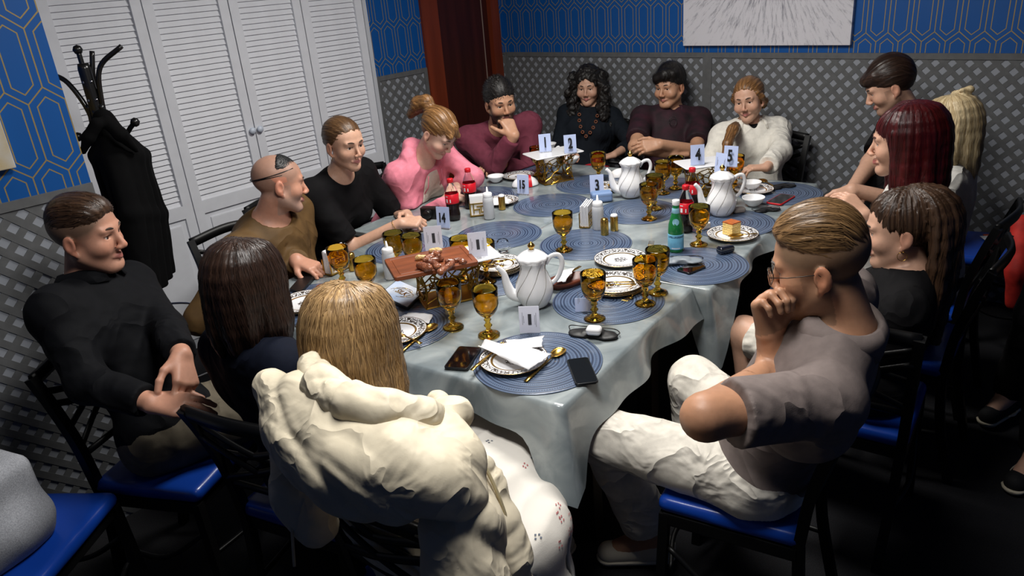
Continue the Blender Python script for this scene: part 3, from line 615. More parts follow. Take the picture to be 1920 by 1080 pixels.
def napkin_holder(x, y, turn, label):
    t = empty('napkin_holder', at(x, y, z=SZ), IMG+turn, label, 'napkin holder', 'gold napkin holders'); w, h = .058, .066
    for yy in (-.022, .022):
        b = B()
        for lo, hi in (((-w, 0), (-w+.006, h)), ((w-.006, 0), (w, h)), ((-w, 0), (w, .006)), ((-w, h-.006), (w, h)), ((-w+.016, .016), (-w+.022, h)), ((-w+.022, .03), (-w+.05, .036)), ((-w+.044, .012), (-w+.05, .036)), ((-w+.034, .045), (w-.03, .051)), ((-.006, .016), (0, .048)), ((0, .016), (.03, .022)), ((.026, .016), (.032, .038)), ((.012, .032), (.03, .038))): b.box((lo[0], yy-.0015, lo[1]), (hi[0], yy+.0015, hi[1]))
        b.obj('key_panel', m_gold, t)
    B().box((-w, -.0235, 0), (w, .0235, .004)).obj('base', m_gold, t)
    b = B()
    for k in range(6): b.box((-w+.004, -.019+k*.0065, .005), (w-.003-.003*(k % 2), -.0145+k*.0065, .1+.004*math.sin(k*2.1)), mat=Matrix.Rotation(.02*math.sin(k*3), 4, 'Y'))
    b.obj('napkins', m_paper, t)
napkin_holder(904, 402, .1, 'gold greek key napkin holder beside the cola bottles'); napkin_holder(1101, 420, 1.25, 'gold napkin holder turned sideways beside golden shakers'); napkin_holder(634, 507, 1.0, 'gold napkin holder stuffed with napkins by the brown sweater')
sh_me = B().lathe([(.0005, .001), (.0165, 0), (.017, .002), (.017, .062), (.0155, .066)], 24).mesh('s', True); dome_me = B().lathe([(.0155, .065), (.0165, .068), (.014, .074), (.006, .077), (.0005, .0775)], 20).mesh('d', True)
for (x, y), s, dm in (((1134, 440), 'golden shaker with gold top beside the squeeze bottle', 1), ((1152, 432), 'golden shaker with white top beside the squeeze bottle', 0), ((942, 392), 'golden shaker behind the greek key napkin holder', 0), ((662, 506), 'golden shaker beside the napkins and brown sweater', 1), ((844, 587), 'pale shaker half hidden behind two goblets', 2)):
    t = empty('shaker', at(x, y, z=SZ), 0, s, 'shaker', 'salt and pepper shakers'); mk('shaker_body', sh_me.copy(), m_gold if dm < 2 else M('shaker_pale', c(214, 206, 180), .4), t); mk('shaker_top', dome_me.copy(), m_gold if dm == 1 else m_white, t)
# plates
def platemat():
    m = M('plate_gilt', c(238, 238, 240), .15, coat=.4); nt = m.node_tree; N = nt.nodes; L = nt.links; b = N['Principled BSDF']; k = NT(nt)
    tc = N.new('ShaderNodeTexCoord'); sp = N.new('ShaderNodeSeparateXYZ'); L.new(tc.outputs['Object'], sp.inputs[0])
    r = k.m('SQRT', k.m('ADD', k.m('MULTIPLY', sp.outputs[0], sp.outputs[0]), k.m('MULTIPLY', sp.outputs[1], sp.outputs[1])))
    th = k.m('ARCTAN2', sp.outputs[0], sp.outputs[1])
    vo = N.new('ShaderNodeTexVoronoi'); vo.feature = 'DISTANCE_TO_EDGE'; vo.inputs['Scale'].default_value = 95; L.new(tc.outputs['Object'], vo.inputs[0])
    rim = k.m('MULTIPLY', k.m('GREATER_THAN', r, .074), k.m('LESS_THAN', r, .099)); med = k.m('LESS_THAN', r, .026)
    pat = k.m('MULTIPLY', k.m('MAXIMUM', rim, med), k.m('LESS_THAN', vo.outputs[0], .13))
    gl = k.m('MAXIMUM', k.m('LESS_THAN', k.m('ABSOLUTE', k.m('SUBTRACT', r, .066)), .0035), k.m('GREATER_THAN', r, .1015))
    m1 = N.new('ShaderNodeMix'); m1.data_type = 'RGBA'; L.new(pat, m1.inputs[0]); m1.inputs[6].default_value = c(238, 238, 240); m1.inputs[7].default_value = c(74, 68, 64)
    m2 = N.new('ShaderNodeMix'); m2.data_type = 'RGBA'; L.new(gl, m2.inputs[0]); L.new(m1.outputs[2], m2.inputs[6]); m2.inputs[7].default_value = c(190, 150, 76)
    L.new(m2.outputs[2], b.inputs['Base Color']); L.new(k.m('MULTIPLY', gl, .8), b.inputs['Metallic']); return m
m_plate = platemat()
pl_me = B().lathe([(.0005, .006), (.055, .006), (.066, .009), (.1, .0155), (.1035, .0165), (.104, .0155), (.1, .0125), (.07, .004), (.06, 0), (.0005, 0)], 48).mesh('plate', True)
def plate(x, y, label, n=1, s=1.0, z0=None):
    p = at(x, y, z=(z0 or SZ)+.006*n)
    for k in range(n):
        o = mk('plate', pl_me, m_plate, loc=(p[0]+.002*math.sin(k*4), p[1]+.002*math.cos(k*3), (z0 or SZ)+k*.0065), rot=(0, 0, k*.7)); o.scale = (s, s, 1)
        tag(o, label+('' if n == 1 else ', '+('top of its stack' if k == n-1 else ('bottom', 'second from the bottom', 'third from the bottom')[k]+(' of its stack' if k == 0 else ' in its stack'))), 'plate', 'gilt rimmed dinner plates')
    p[2] = (z0 or SZ)+(n-1)*.0065+.007; return p
P1 = plate(573, 568, 'white plate with gilt scroll rim beside the dark haired woman', 2); P2 = plate(742, 624, 'white plate with gilt scroll rim beside the folded napkin and spoon'); P3 = plate(962, 676, 'white plate with gilt scroll rim under a crumpled napkin')
P4 = plate(935, 497, 'white gilt rimmed plate behind the big teapot', 4, .92); P5 = plate(1163, 487, 'white gilt rimmed plate standing alone with nothing on it'); P6 = plate(1152, 533, 'white gilt rimmed plate beside three goblets', 3, 1.0)
P7 = plate(1373, 441, 'white gilt rimmed plate holding a slice of cake'); P8 = plate(940, 378, 'white gilt rimmed plate with dessert leftovers', 1, .85); P9 = plate(972, 331, 'white gilt rimmed plate in front of the man in maroon', 1, .9); P10 = plate(1413, 357, 'white gilt rimmed plate under the back one of two white bowls', 1, .9); P11 = plate(1140, 352, 'white gilt rimmed plate behind number card three', 1, .9)
def cutlery(kind, p, q, label, z=None):
    """gold spoon or fork from the handle tip p to the head q"""
    p, q = np.array(p), np.array(q); d = q-p; L = np.linalg.norm(d); t = empty(kind, p, math.atan2(d[1], d[0]), label, kind, 'golden cutlery')
    t.rotation_euler[1] = -math.asin(d[2]/L); hl = L-.055
    pts = [(.0, 0, .001), (hl*.25, 0, .0025), (hl*.75, 0, .004), (hl, 0, .006)]
    b = B(); b.loft([[(x, -w, z), (x, w, z), (x, w*.8, z+.0022), (x, -w*.8, z+.0022)] for (x, _, z), w in zip(pts, (.0065, .006, .0028, .0026))]); b.obj('handle', m_gold, t, smooth=True)
    if kind == 'spoon':
        rings = []
        for k in range(13):
            u = k/12; x = hl-.004+.06*u; w_ = .019*math.sqrt(max(0, 1-(2*u-1)**2))**.85*(.8+.35*u)+.0015; rings.append([(x, w_*s_, .007-.0075*(1-s_*s_)*math.sin(PI*u)**.7+.0015*u) for s_ in np.linspace(-1, 1, 9)])
        b = B().loft(rings, close=False, cap=False); o = b.obj('bowl', m_gold, t, smooth=True); md = o.modifiers.new('s', 'SOLIDIFY'); md.thickness = .0014
    else:
        b = B(); b.loft([[(x, -w, z), (x, w, z), (x, w, z+.0018), (x, -w, z+.0018)] for x, w, z in ((hl-.002, .003, .005), (hl+.01, .009, .004), (hl+.018, .0105, .003))])
        for k in range(4): y = -.009+.006*k; b.tube([(hl+.017, y, .004), (hl+.035, y, .004), (hl+.056, y, .008)], [.0016, .0015, .0008], 5)
        b.obj('tines', m_gold, t)
def tp(x, y, z=SZ+.002): return at(x, y, z=z)
cutlery('spoon', tp(985, 716), tp(1055, 656), 'golden spoon resting on the plate with the crumpled napkin'); cutlery('fork', tp(884, 695, SZ+.02), tp(952, 640, SZ+.009), 'golden fork under the crumpled napkin')
cutlery('spoon', tp(748, 664), tp(816, 610), 'golden spoon beside the blonde hair and folded napkin'); cutlery('fork', tp(790, 645, SZ+.012), tp(738, 625, SZ+.02), 'golden fork lying across the plate beside the blonde hair')
cutlery('fork', tp(1172, 566), tp(1222, 540), 'golden fork at the foot of a goblet by the man in taupe') if 0 else None
cutlery('spoon', tp(1088, 500, SZ+.03), tp(1045, 530, SZ+.02), 'golden spoon in the brown dish'); cutlery('fork', tp(1205, 543), tp(1170, 568), 'golden fork at the foot of a goblet by the table corner')
cutlery('fork', P6+[.06, .04, .004], P6+[-.05, -.05, .004], 'golden fork on the plate stack beside three goblets'); cutlery('fork', P6+[.075, .025, .004], P6+[-.03, -.065, .004], 'second golden fork on the plate stack beside three goblets')
cutlery('spoon', P7+[.095, .03, .012], P7+[.012, -.052, .005], 'golden spoon beside the cake slice'); cutlery('fork', P4+[.08, .06, .016], P4+[-.01, -.02, .012], 'golden fork on the plate stack behind the big teapot'); cutlery('spoon', P4+[.045, -.02, .006], P4+[-.055, -.03, .006], 'golden spoon on the plate stack behind the big teapot')
cutlery('fork', tp(1205, 520, SZ), tp(1222, 455, SZ+.04), 'golden fork standing up behind the goblets'); cutlery('spoon', tp(1452, 350), tp(1425, 338), 'golden spoon by the woman in white'); cutlery('spoon', P11+[-.05, .03, .005], P11+[.05, .0, .005], 'golden spoon on the plate by card three')
cutlery('fork', tp(832, 572, SZ), tp(800, 560, SZ), 'golden fork under the gold stand') if 0 else None
# crumpled napkins
def napkin(pts, zs, label, n=9, amp=.006, seed=0, parent=None):
    g = np.random.default_rng(seed); P = [np.array(at(*p, z=z)) for p, z in zip(pts, zs)]; rings = []
    for i in range(n):
        u = i/(n-1); row = []
        for j in range(n):
            v = j/(n-1); q = (P[0]*(1-u)+P[1]*u)*(1-v)+(P[3]*(1-u)+P[2]*u)*v
            row.append(q+np.array([g.normal()*.002, g.normal()*.002, amp*(math.sin(u*7+seed)*math.cos(v*5+seed*2)+.5*g.random())+.004]))
        rings.append(row)
    ctr = sum(P)/4; b = B().loft([[p-ctr for p in r] for r in rings], close=False, cap=False); o = b.obj('napkin', m_paper, loc=ctr, smooth=True); md = o.modifiers.new('s', 'SOLIDIFY'); md.thickness = .002
    return tag(o, label, 'napkin', 'white paper napkins')
napkin([(897, 652), (915, 642), (1034, 668), (992, 698)], [SZ+.025]*4, 'crumpled white napkin across the plate by the cream jacket', 10, .008, 3); napkin([(950, 640), (1020, 633), (1015, 652), (945, 662)], [SZ+.022]*4, 'smooth square white napkin under the crumpled one', 6, .002, 5)
napkin([(752, 600), (765, 588), (812, 592), (805, 608)], [SZ+.006]*4, 'folded white napkin beside a golden spoon and goblet', 7, .004, 8); napkin([(1035, 530), (1058, 508), (1078, 505), (1060, 530)], [SZ+.035]*4, 'white napkin lying in the brown dish', 7, .006, 9); napkin([(918, 386), (925, 374), (950, 372), (955, 386)], [P8[2]+.004]*4, 'crumpled white napkin on the plate with leftovers', 8, .01, 12)
# phones
def phone(c4, z, label, scr, body=None):
    P = [at(x, y, z=z) for x, y in c4]; ctr = sum(P)/4; ux = unit((P[1]-P[0])+(P[2]-P[3])); w_ = np.linalg.norm(P[1]-P[0])/2; uy = unit((P[3]-P[0])+(P[2]-P[1])); l = np.linalg.norm(P[3]-P[0])/2
    t = empty('phone', ctr-[0, 0, .008], math.atan2(uy[1], uy[0])-PI/2, label, 'phone'); w_, l = w_*.98, l*.98
    B().loft([rrect(w_-.001, l-.001, .01, .0), rrect(w_, l, .01, .002), rrect(w_, l, .01, .0065), rrect(w_-.001, l-.001, .01, .008)]).obj('phone_body', body or M('phone_black', c(20, 21, 24), .3), t)
    B().loft([rrect(w_-.003, l-.003, .008, .0079), rrect(w_-.003, l-.003, .008, .0083)]).obj('screen', scr, t)
m_scr = M('screen_dark', c(10, 10, 12), .08, coat=1)
phone([(833, 686), (874, 695), (897, 652), (868, 646)], SZ+.008, 'black smartphone lying beside a golden fork', m_scr); phone([(1079, 721), (1124, 716), (1103, 668), (1061, 673)], SZ+.008, 'black mirror smooth smartphone near the cloth edge', M('screen_mirror', c(70, 76, 84), .05, .85))
phone([(1438, 378), (1460, 385), (1490, 366), (1468, 362)], SZ+.008, 'smartphone in a red case on a placemat', m_scr, m_red); phone([(1268, 504), (1292, 513), (1325, 500), (1300, 490)], SZ+.008, 'dark smartphone under the grey cloth mask', m_scr)
# eye masks, earbuds, cases
def sleepmask(p, turn, label, mat, s=1.0, tilt=0):
    t = empty('sleep_mask', p, IMG+turn, label, 'sleep mask', 'sleep masks'); t.scale = (s,)*3
    f = Field(); f.ell((-.05, 0, .006), (.05, .037, .009), k=.03); f.ell((.05, 0, .006), (.05, .037, .009), k=.03); f.box((0, .008, .006), (.03, .016, .002), rd=.004, k=.02); f.ell((0, -.04, .008), (.02, .02, .02), k=.012, sub=True)
    V, Q = f.mesh(.004, disp=lambda P: .0012*np.sin(P[:, 0]*90)*np.sin(P[:, 1]*110)); mk('mask', np_mesh('mask', V, Q), mat, t)
    B().tube(bez([(-.095, .01, .008), (-.105, .045, .012), (-.06, .06, .006), (0, .045, .012), (.07, .05, .01), (.1, .02, .012), (.095, .008, .008)], 6), .0022, 6).obj('strap', m_blk, t)
m_satin = M('black_satin', c(18, 18, 20), .5)
sleepmask(at(1112, 629, z=SZ), -.35, 'black sleep mask lying under a white earbud case', m_satin, .82)
sleepmask(at(1466, 352, z=SZ), .25, 'black sleep mask lying behind the red phone', m_satin, .75); sleepmask(at(1439, 395, z=SZ), .1, 'black sleep mask lying before the red phone', m_satin, .6)
sleepmask(at(1278, 491, z=SZ+.01), -.15, 'grey sleep mask lying on a phone beside the green bottle', M('grey_satin', c(126, 134, 142), .45), .8)
def roundbox(name, p, r, rd, mat, turn, label, cat):
    f = Field(); f.box((0, 0, r[2]+rd), r, rd=rd, k=.001); V, Q = f.mesh(max(.0025, rd/5)); t = empty(name, p, IMG+turn, label, cat); mk('case_body', np_mesh(name, V, Q), mat, t)
    B().loft([rrect(r[0]+rd+.0004, r[1]+rd+.0004, rd*1.02, z) for z in ((r[2]+rd)*1.25, (r[2]+rd)*1.25+.0006)]).obj('seam', M('seam_grey', c(120, 124, 130), .5), t); return t
roundbox('earbud_case', at(1114, 626, z=SZ+.014), (.013, .008, .002), .011, m_white, -.3, 'white earbud case lying on the black sleep mask', 'earbud case'); roundbox('earbud_case', at(1360, 474, z=SZ), (.022, .008, .003), .012, M('case_navy', c(16, 20, 34), .25, coat=.6), .35, 'glossy dark earbud case before the cake plate', 'earbud case')
roundbox('glasses_case', at(1128, 377, z=SZ), (.04, .018, .013), .012, M('case_blue', c(122, 148, 190), .5), .1, 'light blue rounded case before number card three', 'case'); roundbox('earbud_case', at(1385, 398, z=SZ), (.018, .01, .002), .01, M('case_taupe', c(150, 140, 134), .4), .1, 'small taupe case at the foot of the teapot', 'earbud case')
roundbox('paper_box', at(1321, 429, z=SZ), (.02, .012, .012), .002, m_paper, .5, 'small white box behind the cake plate', 'box')
# bowls, dishes, odd things
bowl_me = B().lathe([(.0005, .004), (.022, .003), (.026, 0), (.028, .003), (.045, .018), (.056, .038), (.059, .046), (.0575, .0465), (.053, .038), (.042, .02), (.025, .008), (.0005, .007)], 36).mesh('bowl', True)
for (x, y), s, l in (((930, 341), .8, 'small white bowl beside the pink hoodie'), ((1412, 385), .88, 'white bowl in front, before the gilt plate'), ((1409, 354), .8, 'white bowl standing on a gilt plate behind another white bowl'), ((1072, 306), .8, 'white bowl behind the stand with cards one and two')):
    zb = SZ+(.0055 if 'on a gilt plate' in l else 0); o = mk('bowl', bowl_me, m_porc, loc=at(x, y, z=zb)); o.scale = (s,)*3; tag(o, l, 'bowl', 'white bowls')
def dome(x, y, s, turn, label, band=True):
    t = empty('covered_dish', at(x, y, z=SZ), IMG+turn, label, 'dish', 'white covered dishes')
    f = Field(); f.ell((0, 0, .0), (.075*s, .042*s, .055*s), k=.01); f.cut((0, 0, 0), (0, 0, -1)); V, Q = f.mesh(.004); mk('cover', np_mesh('cover', V, Q), m_white, t)
    if band: B().loft([[(x_, .0432*s*math.cos(a), .0565*s*math.sin(a)) for a in np.linspace(0, PI, 14)] for x_ in (.005*s, .032*s)], close=False, cap=False).obj('ribbon', m_red, t, smooth=True)
dome(985, 348, 1.0, .15, 'white covered dish with a red ribbon behind card fifteen'); dome(1163, 331, .85, .1, 'plain white covered dish behind the middle teapot', False)
t = empty('wooden_dish', at(1062, 534, z=SZ), IMG+.5, 'brown leaf shaped dish beside the big teapot', 'dish')
B().loft([[(r*1.5*math.cos(q)*(1+.1*math.cos(q)), r*.85*math.sin(q), z) for q in np.linspace(0, 2*PI, 33)[:-1]] for r, z in ((.002, .006), (.04, .006), (.056, .026), (.058, .026), (.045, .0), (.002, 0))], cap=False).obj('dish', M('dish_brown', c(92, 44, 28), .4, noise=(12, .3)), t, smooth=True)
t = empty('cake_slice', P7+[-.01, .012, 0], IMG+.6, 'square slice of layered sponge cake with a brown top', 'cake')
ck = B()
for k in range(5): ck.box((-.026, -.026, .001+k*.0098), (.026, .026, .0095+k*.0098), bev=.0015)
ck.obj('sponge', M('sponge', c(232, 200, 122), .85, noise=(150, .25), bump=(160, .8, .003)), t)
B().box((-.0262, -.0262, .0495), (.0262, .0262, .0545), bev=.0015).obj('glaze', M('glaze', c(176, 92, 34), .3, noise=(60, .3)), t)
B().loft([[(x_, y_, z+.0) for x_, y_ in ((-.0252, -.0252), (.0252, -.0252), (.0252, .0252), (-.0252, .0252))] for z in (.002, .049)]).obj('cream', M('cream', c(246, 232, 190), .6), t)
# menu folder and black folder
def flat(name, c4, z, h, mat, label, cat, inset=None, imat=None):
    P = [at(x, y, z=z) for x, y in c4]; ctr = sum(P)/4; t = empty(name, ctr, 0, label, cat); Q = [p-ctr for p in P]
    B().loft([[q+[0, 0, -h] for q in Q], Q], smooth=False).obj('cover', mat, t)
    if inset: B().loft([[q*inset+[0, 0, .0002] for q in Q], [q*inset+[0, 0, .0012] for q in Q]], smooth=False).obj('sheet', imat, t)
    return t, Q
m_menu = M('menu_print', c(228, 230, 234), .4, noise=(7, .2), col2=c(150, 172, 206))
mc = [(710, 552), (764, 577), (796, 546), (745, 524)]
t, Q = flat('menu', mc, SZ+.012, .012, m_blk, 'menu with pale watercolour cover and gold lettering', 'menu', .95, m_menu)
ux = unit(Q[1]-Q[0]); me = txt('SILK', .036, .0002, .001); o = mk('lettering', me, m_gold, t, (0, 0, .0016), (0, 0, math.atan2(ux[1], ux[0])))
b = B()
for k in range(9): a0 = random.random()*6; b.tube([(.055*math.cos(a0+q)*(1+.2*math.sin(3*q+k)), .03*math.sin(a0+q)*(1+.2*math.cos(2*q+k)), .0015) for q in np.linspace(0, 1.6, 8)], .0008, 4)
tag(b.obj('flourish', m_gold, t, rot=(0, 0, math.atan2(ux[1], ux[0]))), kind='stuff')
flat('folder', [(543, 541), (563, 548), (600, 506), (582, 497)], SZ+.012, .012, m_blk, 'black folder lying at the table edge by the brown sweater', 'folder')
t = empty('tea_strainer', P1+[.035, .055, 0], IMG, 'copper topped strainer on the plate by the dark haired woman', 'strainer')
B().lathe([(.03, 0), (.031, .004), (.024, .012), (.027, .02)], 20).obj('holder', M('steel', c(180, 180, 184), .2, 1), t, smooth=True); B().lathe([(.028, .02), (.03, .024), (.024, .045), (.016, .056), (.0005, .058)], 6).obj('cup', M('copper', c(206, 104, 44), .25, .8), t, smooth=False)
t = empty('glass_cup', at(944, 473, z=SZ), 0, 'small clear glass cup between the plate stack and placemat', 'glass'); B().lathe([(.0005, .004), (.012, 0), (.02, .006), (.027, .025), (.026, .045), (.02, .055), (.019, .055), (.025, .045), (.026, .025), (.019, .008), (.0005, .008)], 28).obj('cup', m_clear, t, smooth=True)
B().tube([(.024, 0, .015), (.04, 0, .025), (.038, 0, .04), (.024, 0, .045)], .003, 8).obj('handle', m_clear, t, smooth=True)
t = empty('camera', at(808, 408, z=SZ), IMG-.3, 'small black camera by the clasped hands', 'camera'); B().box((-.045, -.02, 0), (.045, .02, .055), bev=.006).obj('camera_body', m_blk, t); B().lathe([(.0005, .03), (.018, .03), (.021, .028), (.022, 0)], 20).obj('lens', m_blk, t, (.0, -.02, .028), (PI/2, 0, 0), True)
t = empty('lidded_pot', at(1033, 314, z=SZ), IMG, 'white pot behind the stand with cards one and two', 'pot'); B().lathe([(.0005, .003), (.025, 0), (.035, .02), (.042, .06), (.03, .1), (.027, .125), (.038, .14), (.041, .145), (.036, .146), (.0005, .13)], 32).obj('pot', m_porc, t, smooth=True); B().tube(bez([(.03, 0, .11), (.055, 0, .12), (.055, 0, .07), (.04, 0, .05)], 5), .005, 8).obj('handle', m_porc, t, smooth=True)
t = empty('glasses', at(583, 612, z=SZ), IMG+.4, 'thin black glasses folded at the table edge', 'glasses')
for s in (-1, 1): B().tube([(s*.03+.022*math.cos(q), .018*math.sin(q), .012) for q in np.linspace(0, 2*PI, 17)], .0012, 5).obj('rim', m_blk, t); B().tube([(s*.052, 0, .012), (s*.05, .03, .008), (-s*.02, .04, .003)], .0012, 5).obj('temple', m_blk, t)
B().tube([(-.008, 0, .013), (0, .001, .016), (.008, 0, .013)], .0012, 5).obj('bridge', m_blk, t)
# ================================================================== chairs
m_frame = M('chair_black', c(12, 12, 13), .42, spec=.35); m_vinyl = M('blue_vinyl', c(16, 62, 158), .32, coat=.15, bump=(220, .12, .001))
def make_chair(label):
    t = empty('dining_chair', (0, 0, 0), 0, label, 'chair', 'black dining chairs with blue seats')
    f = Field(); f.box((0, .0, .447), (.175, .17, .002), rd=.022, k=.01); f.ell((0, 0, .452), (.17, .16, .03), k=.03); V, Q = f.mesh(.009); mk('seat', np_mesh('seat', V, Q), m_vinyl, t)
    fr = B()
    for lo, hi in (((-.18, .15), (.18, .175)), ((-.18, -.185), (.18, -.16)), ((-.195, -.18), (-.172, .175)), ((.172, -.18), (.195, .175))): fr.box((lo[0], lo[1], .385), (hi[0], hi[1], .425), bev=.004)
    fr.obj('seat_frame', m_frame, t)
    for s in (-1, 1):
        B().tube([(s*.19, .19, 0), (s*.182, .172, .42)], .019, 4, flat=1.0, up=(1, 1, 0)).obj('leg', m_frame, t, smooth=False)
        B().tube(bez([(s*.165, -.25, 0), (s*.175, -.195, .25), (s*.18, -.18, .43)], 5), .02, 4, up=(1, 1, 0)).obj('leg', m_frame, t, smooth=False)
        B().tube(bez([(s*.18, -.18, .42), (s*.185, -.2, .6), (s*.19, -.237, .74), (s*.195, -.272, .84)], 5), .02, 4, up=(1, 1, 0)).obj('back_post', m_frame, t, smooth=False)
        B().tube(bez([(s*.183, .165, .3), (s*.2, 0, .2), (s*.172, -.21, .2)], 7), .009, 6).obj('side_stretcher', m_frame, t)
    B().tube(bez([(-.197, -.268, .83), (0, -.298, .845), (.197, -.268, .83)], 7), .024, 6, flat=.5, up=(0, 1, 0)).obj('top_rail', m_frame, t)
    B().tube([(-.185, -.2, .56), (.185, -.2, .56)], .012, 6, flat=.6, up=(0, 1, 0)).obj('lower_rail', m_frame, t)
    for s in (-1, 1):
        for o in (0, .09):
            B().tube(bez([(-s*.185, -.205-.02*o, .575+o), (0, -.247, .665+o*.6), (s*.188, -.25, .745+o*.5)], 7), .012, 6, flat=.45, up=(0, 1, 0)).obj('cross_slat', m_frame, t)
    B().tube(bez([(-.17, .16, .2), (0, .2, .2), (.17, .16, .2)], 6), .008, 6).obj('front_stretcher', m_frame, t)
    return t
_chair = None
def chair(p, az, label):
    """p = floor point under the sitter, az = compass of the facing"""
    global _chair
    if _chair is None: _chair = make_chair(label); o = _chair; o.location = (float(p[0]), float(p[1]), 0); o.rotation_euler = (0, 0, math.radians(az)-PI/2); return o
    return copytree(_chair, (p[0], p[1], 0), math.radians(az)-PI/2, label)
# empty chairs: by the near wall with a grey bag, by the far wall with papers
EC = at(75, 985, z=.47)-[.01, .06, 0]; chair(EC, 38, 'black chair with blue seat, empty but for a grey bag')
f = Field(); bp = at(-48, 975, z=.6)-EC+[.045, .02, 0]; f.box((bp[0]-.02, bp[1]-.02, .61), (.05, .11, .1), R=frame(20)[:, [1, 0, 2]], rd=.04, k=.02); f.ell((bp[0], bp[1], .56), (.1, .15, .09), k=.04)
V, Q = f.mesh(.01, disp=folds(.003, 14, 5)); e = empty('bag', (EC[0], EC[1], 0), 0, 'grey heathered bag slumped on the empty blue seat', 'bag'); mk('bag_body', np_mesh('bag', V, Q), M('grey_heather', c(150, 152, 158), .9, noise=(300, .25), bump=(300, .3)), e)
B().tube(bez([bp*[1, 1, 0]+[.03, -.12, .8], bp*[1, 1, 0]+[.09, -.05, .86], bp*[1, 1, 0]+[.06, .06, .8]], 6), .008, 6).obj('bag_strap', m_blk, e)
FC = at(1878, 461, z=.47); chair(FC, 190, 'black chair with blue seat holding an orange folder and papers')
def on_seat(name, x0, y0, w_, d_, h, turn, mat, label, cat, z=.483): return tag(B().box((-w_, -d_, 0), (w_, d_, h), bev=min(h*.3, .004)).obj(name, mat, loc=(FC[0]+x0, FC[1]+y0, z), rot=(0, 0, turn)), label, cat)
on_seat('folder', .04, .06, .11, .08, .006, .5, M('orange_card', c(214, 84, 28), .5), 'orange folder on the blue seat by the far wall', 'folder'); on_seat('paper_sheet', .03, .03, .105, .075, .003, .6, M('sheet', c(206, 208, 212), .7, noise=(90, .06)), 'printed white sheet on the orange folder', 'paper', .49)
f = Field(); r0 = at(1908, 470, z=.5)-[0, 0, .0]; f.chain([r0-r0+[0, 0, .12], [.02, -.03, .04], [.03, -.1, -.06], [.04, -.12, -.2]], [.05, .055, .05, .04], .03); V, Q = f.mesh(.009, disp=folds(.006, 30, 8))
tag(mk('jacket', np_mesh('jacket', V, Q), M('red_cloth', c(196, 44, 36), .7, noise=(20, .25)), loc=r0), 'crumpled red jacket hanging off the far blue seat', 'jacket')
# ================================================================== coat stand with a black coat
RX, RY = -3.3, 1.145
e = empty('coat_stand', (RX, RY, 0), 0, 'black bentwood coat stand in the corner before the closet', 'coat stand')
m_bent = M('bentwood_black', c(20, 19, 19), .28, coat=.3); m_chr = M('chrome', c(200, 200, 204), .12, 1)
B().lathe([(.0005, 0), (.03, 0), (.026, .3), (.024, 1.0), (.024, 1.62), (.02, 1.64), (.0005, 1.64)], 14).obj('pole', m_bent, e, smooth=True)
rx, ry = math.cos(IMG), math.sin(IMG)
def hook(a, pts, ball, r=.0115, nm='hook'):
    ca, sa = math.cos(IMG+a), math.sin(IMG+a); q = bez([(u*ca, u*sa, z) for u, z in pts], 7); o = B().tube(q, [r*(1-.15*i/len(q)) for i in range(len(q))], 8).obj(nm, m_bent, e, smooth=True)
    if ball: u, z = pts[-1]; f = B(); f.lathe([(.0005, -.019), (.013, -.014), (.019, 0), (.013, .014), (.0005, .019)], 14, (u*ca, u*sa, z)); f.obj('ball', m_bent, o, smooth=True)
hook(.15, [(.025, 1.36), (.03, 1.5), (.06, 1.62), (.16, 1.69)], 0); hook(1.0, [(.025, 1.38), (.02, 1.55), (.05, 1.68)], 0); hook(3.0, [(.025, 1.36), (.04, 1.47), (.09, 1.57), (.15, 1.61)], 0); hook(2.2, [(.025, 1.38), (.02, 1.55), (.03, 1.69)], 1)
hook(-.1, [(.025, 1.48), (.04, 1.38), (.08, 1.345), (.13, 1.385), (.15, 1.4)], 1); hook(PI+.1, [(.025, 1.48), (.035, 1.38), (.06, 1.34), (.1, 1.36)], 1); hook(-1.3, [(.025, 1.46), (.05, 1.37), (.08, 1.36)], 1)
for z in (1.36, 1.43, 1.5, 1.57):
    for a in (-.6, .6, 2.2): B().lathe([(.0005, .004), (.004, .003), (.006, 0)], 8).obj('rivet', m_chr, e, (.025*math.cos(IMG+a-1.2), .025*math.sin(IMG+a-1.2), z), (PI/2, 0, IMG+a), True)
for k in range(4): a = IMG+.15+k*PI/2; B().tube(bez([(.02*math.cos(a), .02*math.sin(a), .3), (.06*math.cos(a), .06*math.sin(a), .1), (.2*math.cos(a), .2*math.sin(a), .04), (.235*math.cos(a), .235*math.sin(a), .014)], 6), .013, 8).obj('foot', m_bent, e)
B().tube([(.19*math.cos(q), .19*math.sin(q), .52) for q in np.linspace(0, 2*PI, 33)], .006, 6).obj('umbrella_ring', m_chr, e, smooth=True)
B().tube(bez([(.03*rx, .03*ry-.02, .845), (.09*rx, .09*ry-.03, .85), (.12*rx, .12*ry-.03, .9)], 5), .005, 6).obj('chrome_hook', m_chr, e)
f = Field(); X0 = -3.22
def cp(x, y, X=X0): return at(x, y, X=X)
top_ = cp(192, 222)
for xb, Xb, xm in ((232, -3.3, 182), (246, -3.2, 196), (258, -3.13, 206), (270, -3.12, 222), (284, -3.16, 240), (298, -3.2, 254), (310, -3.27, 262), (318, -3.33, 266)):
    f.chain([top_, cp(xm, 292, (Xb+X0)/2), cp((xm+xb)/2+8, 400, Xb), cp(xb+5, 550, Xb)], [.026, .032, .034, .036], .022)
b0 = cp(275, 546); f.cut(b0, (0, 0, -1))
V, Q = f.mesh(.009, disp=folds(.007, 22, 4, dirs=(.7, .7, 0)))
co = empty('coat', (RX, RY, 0), 0, 'long black coat hanging from the coat stand', 'coat'); mk('coat_body', np_mesh('coat', V-[RX, RY, 0], Q), M('coat_black', c(9, 9, 10), .9, spec=.12), co)
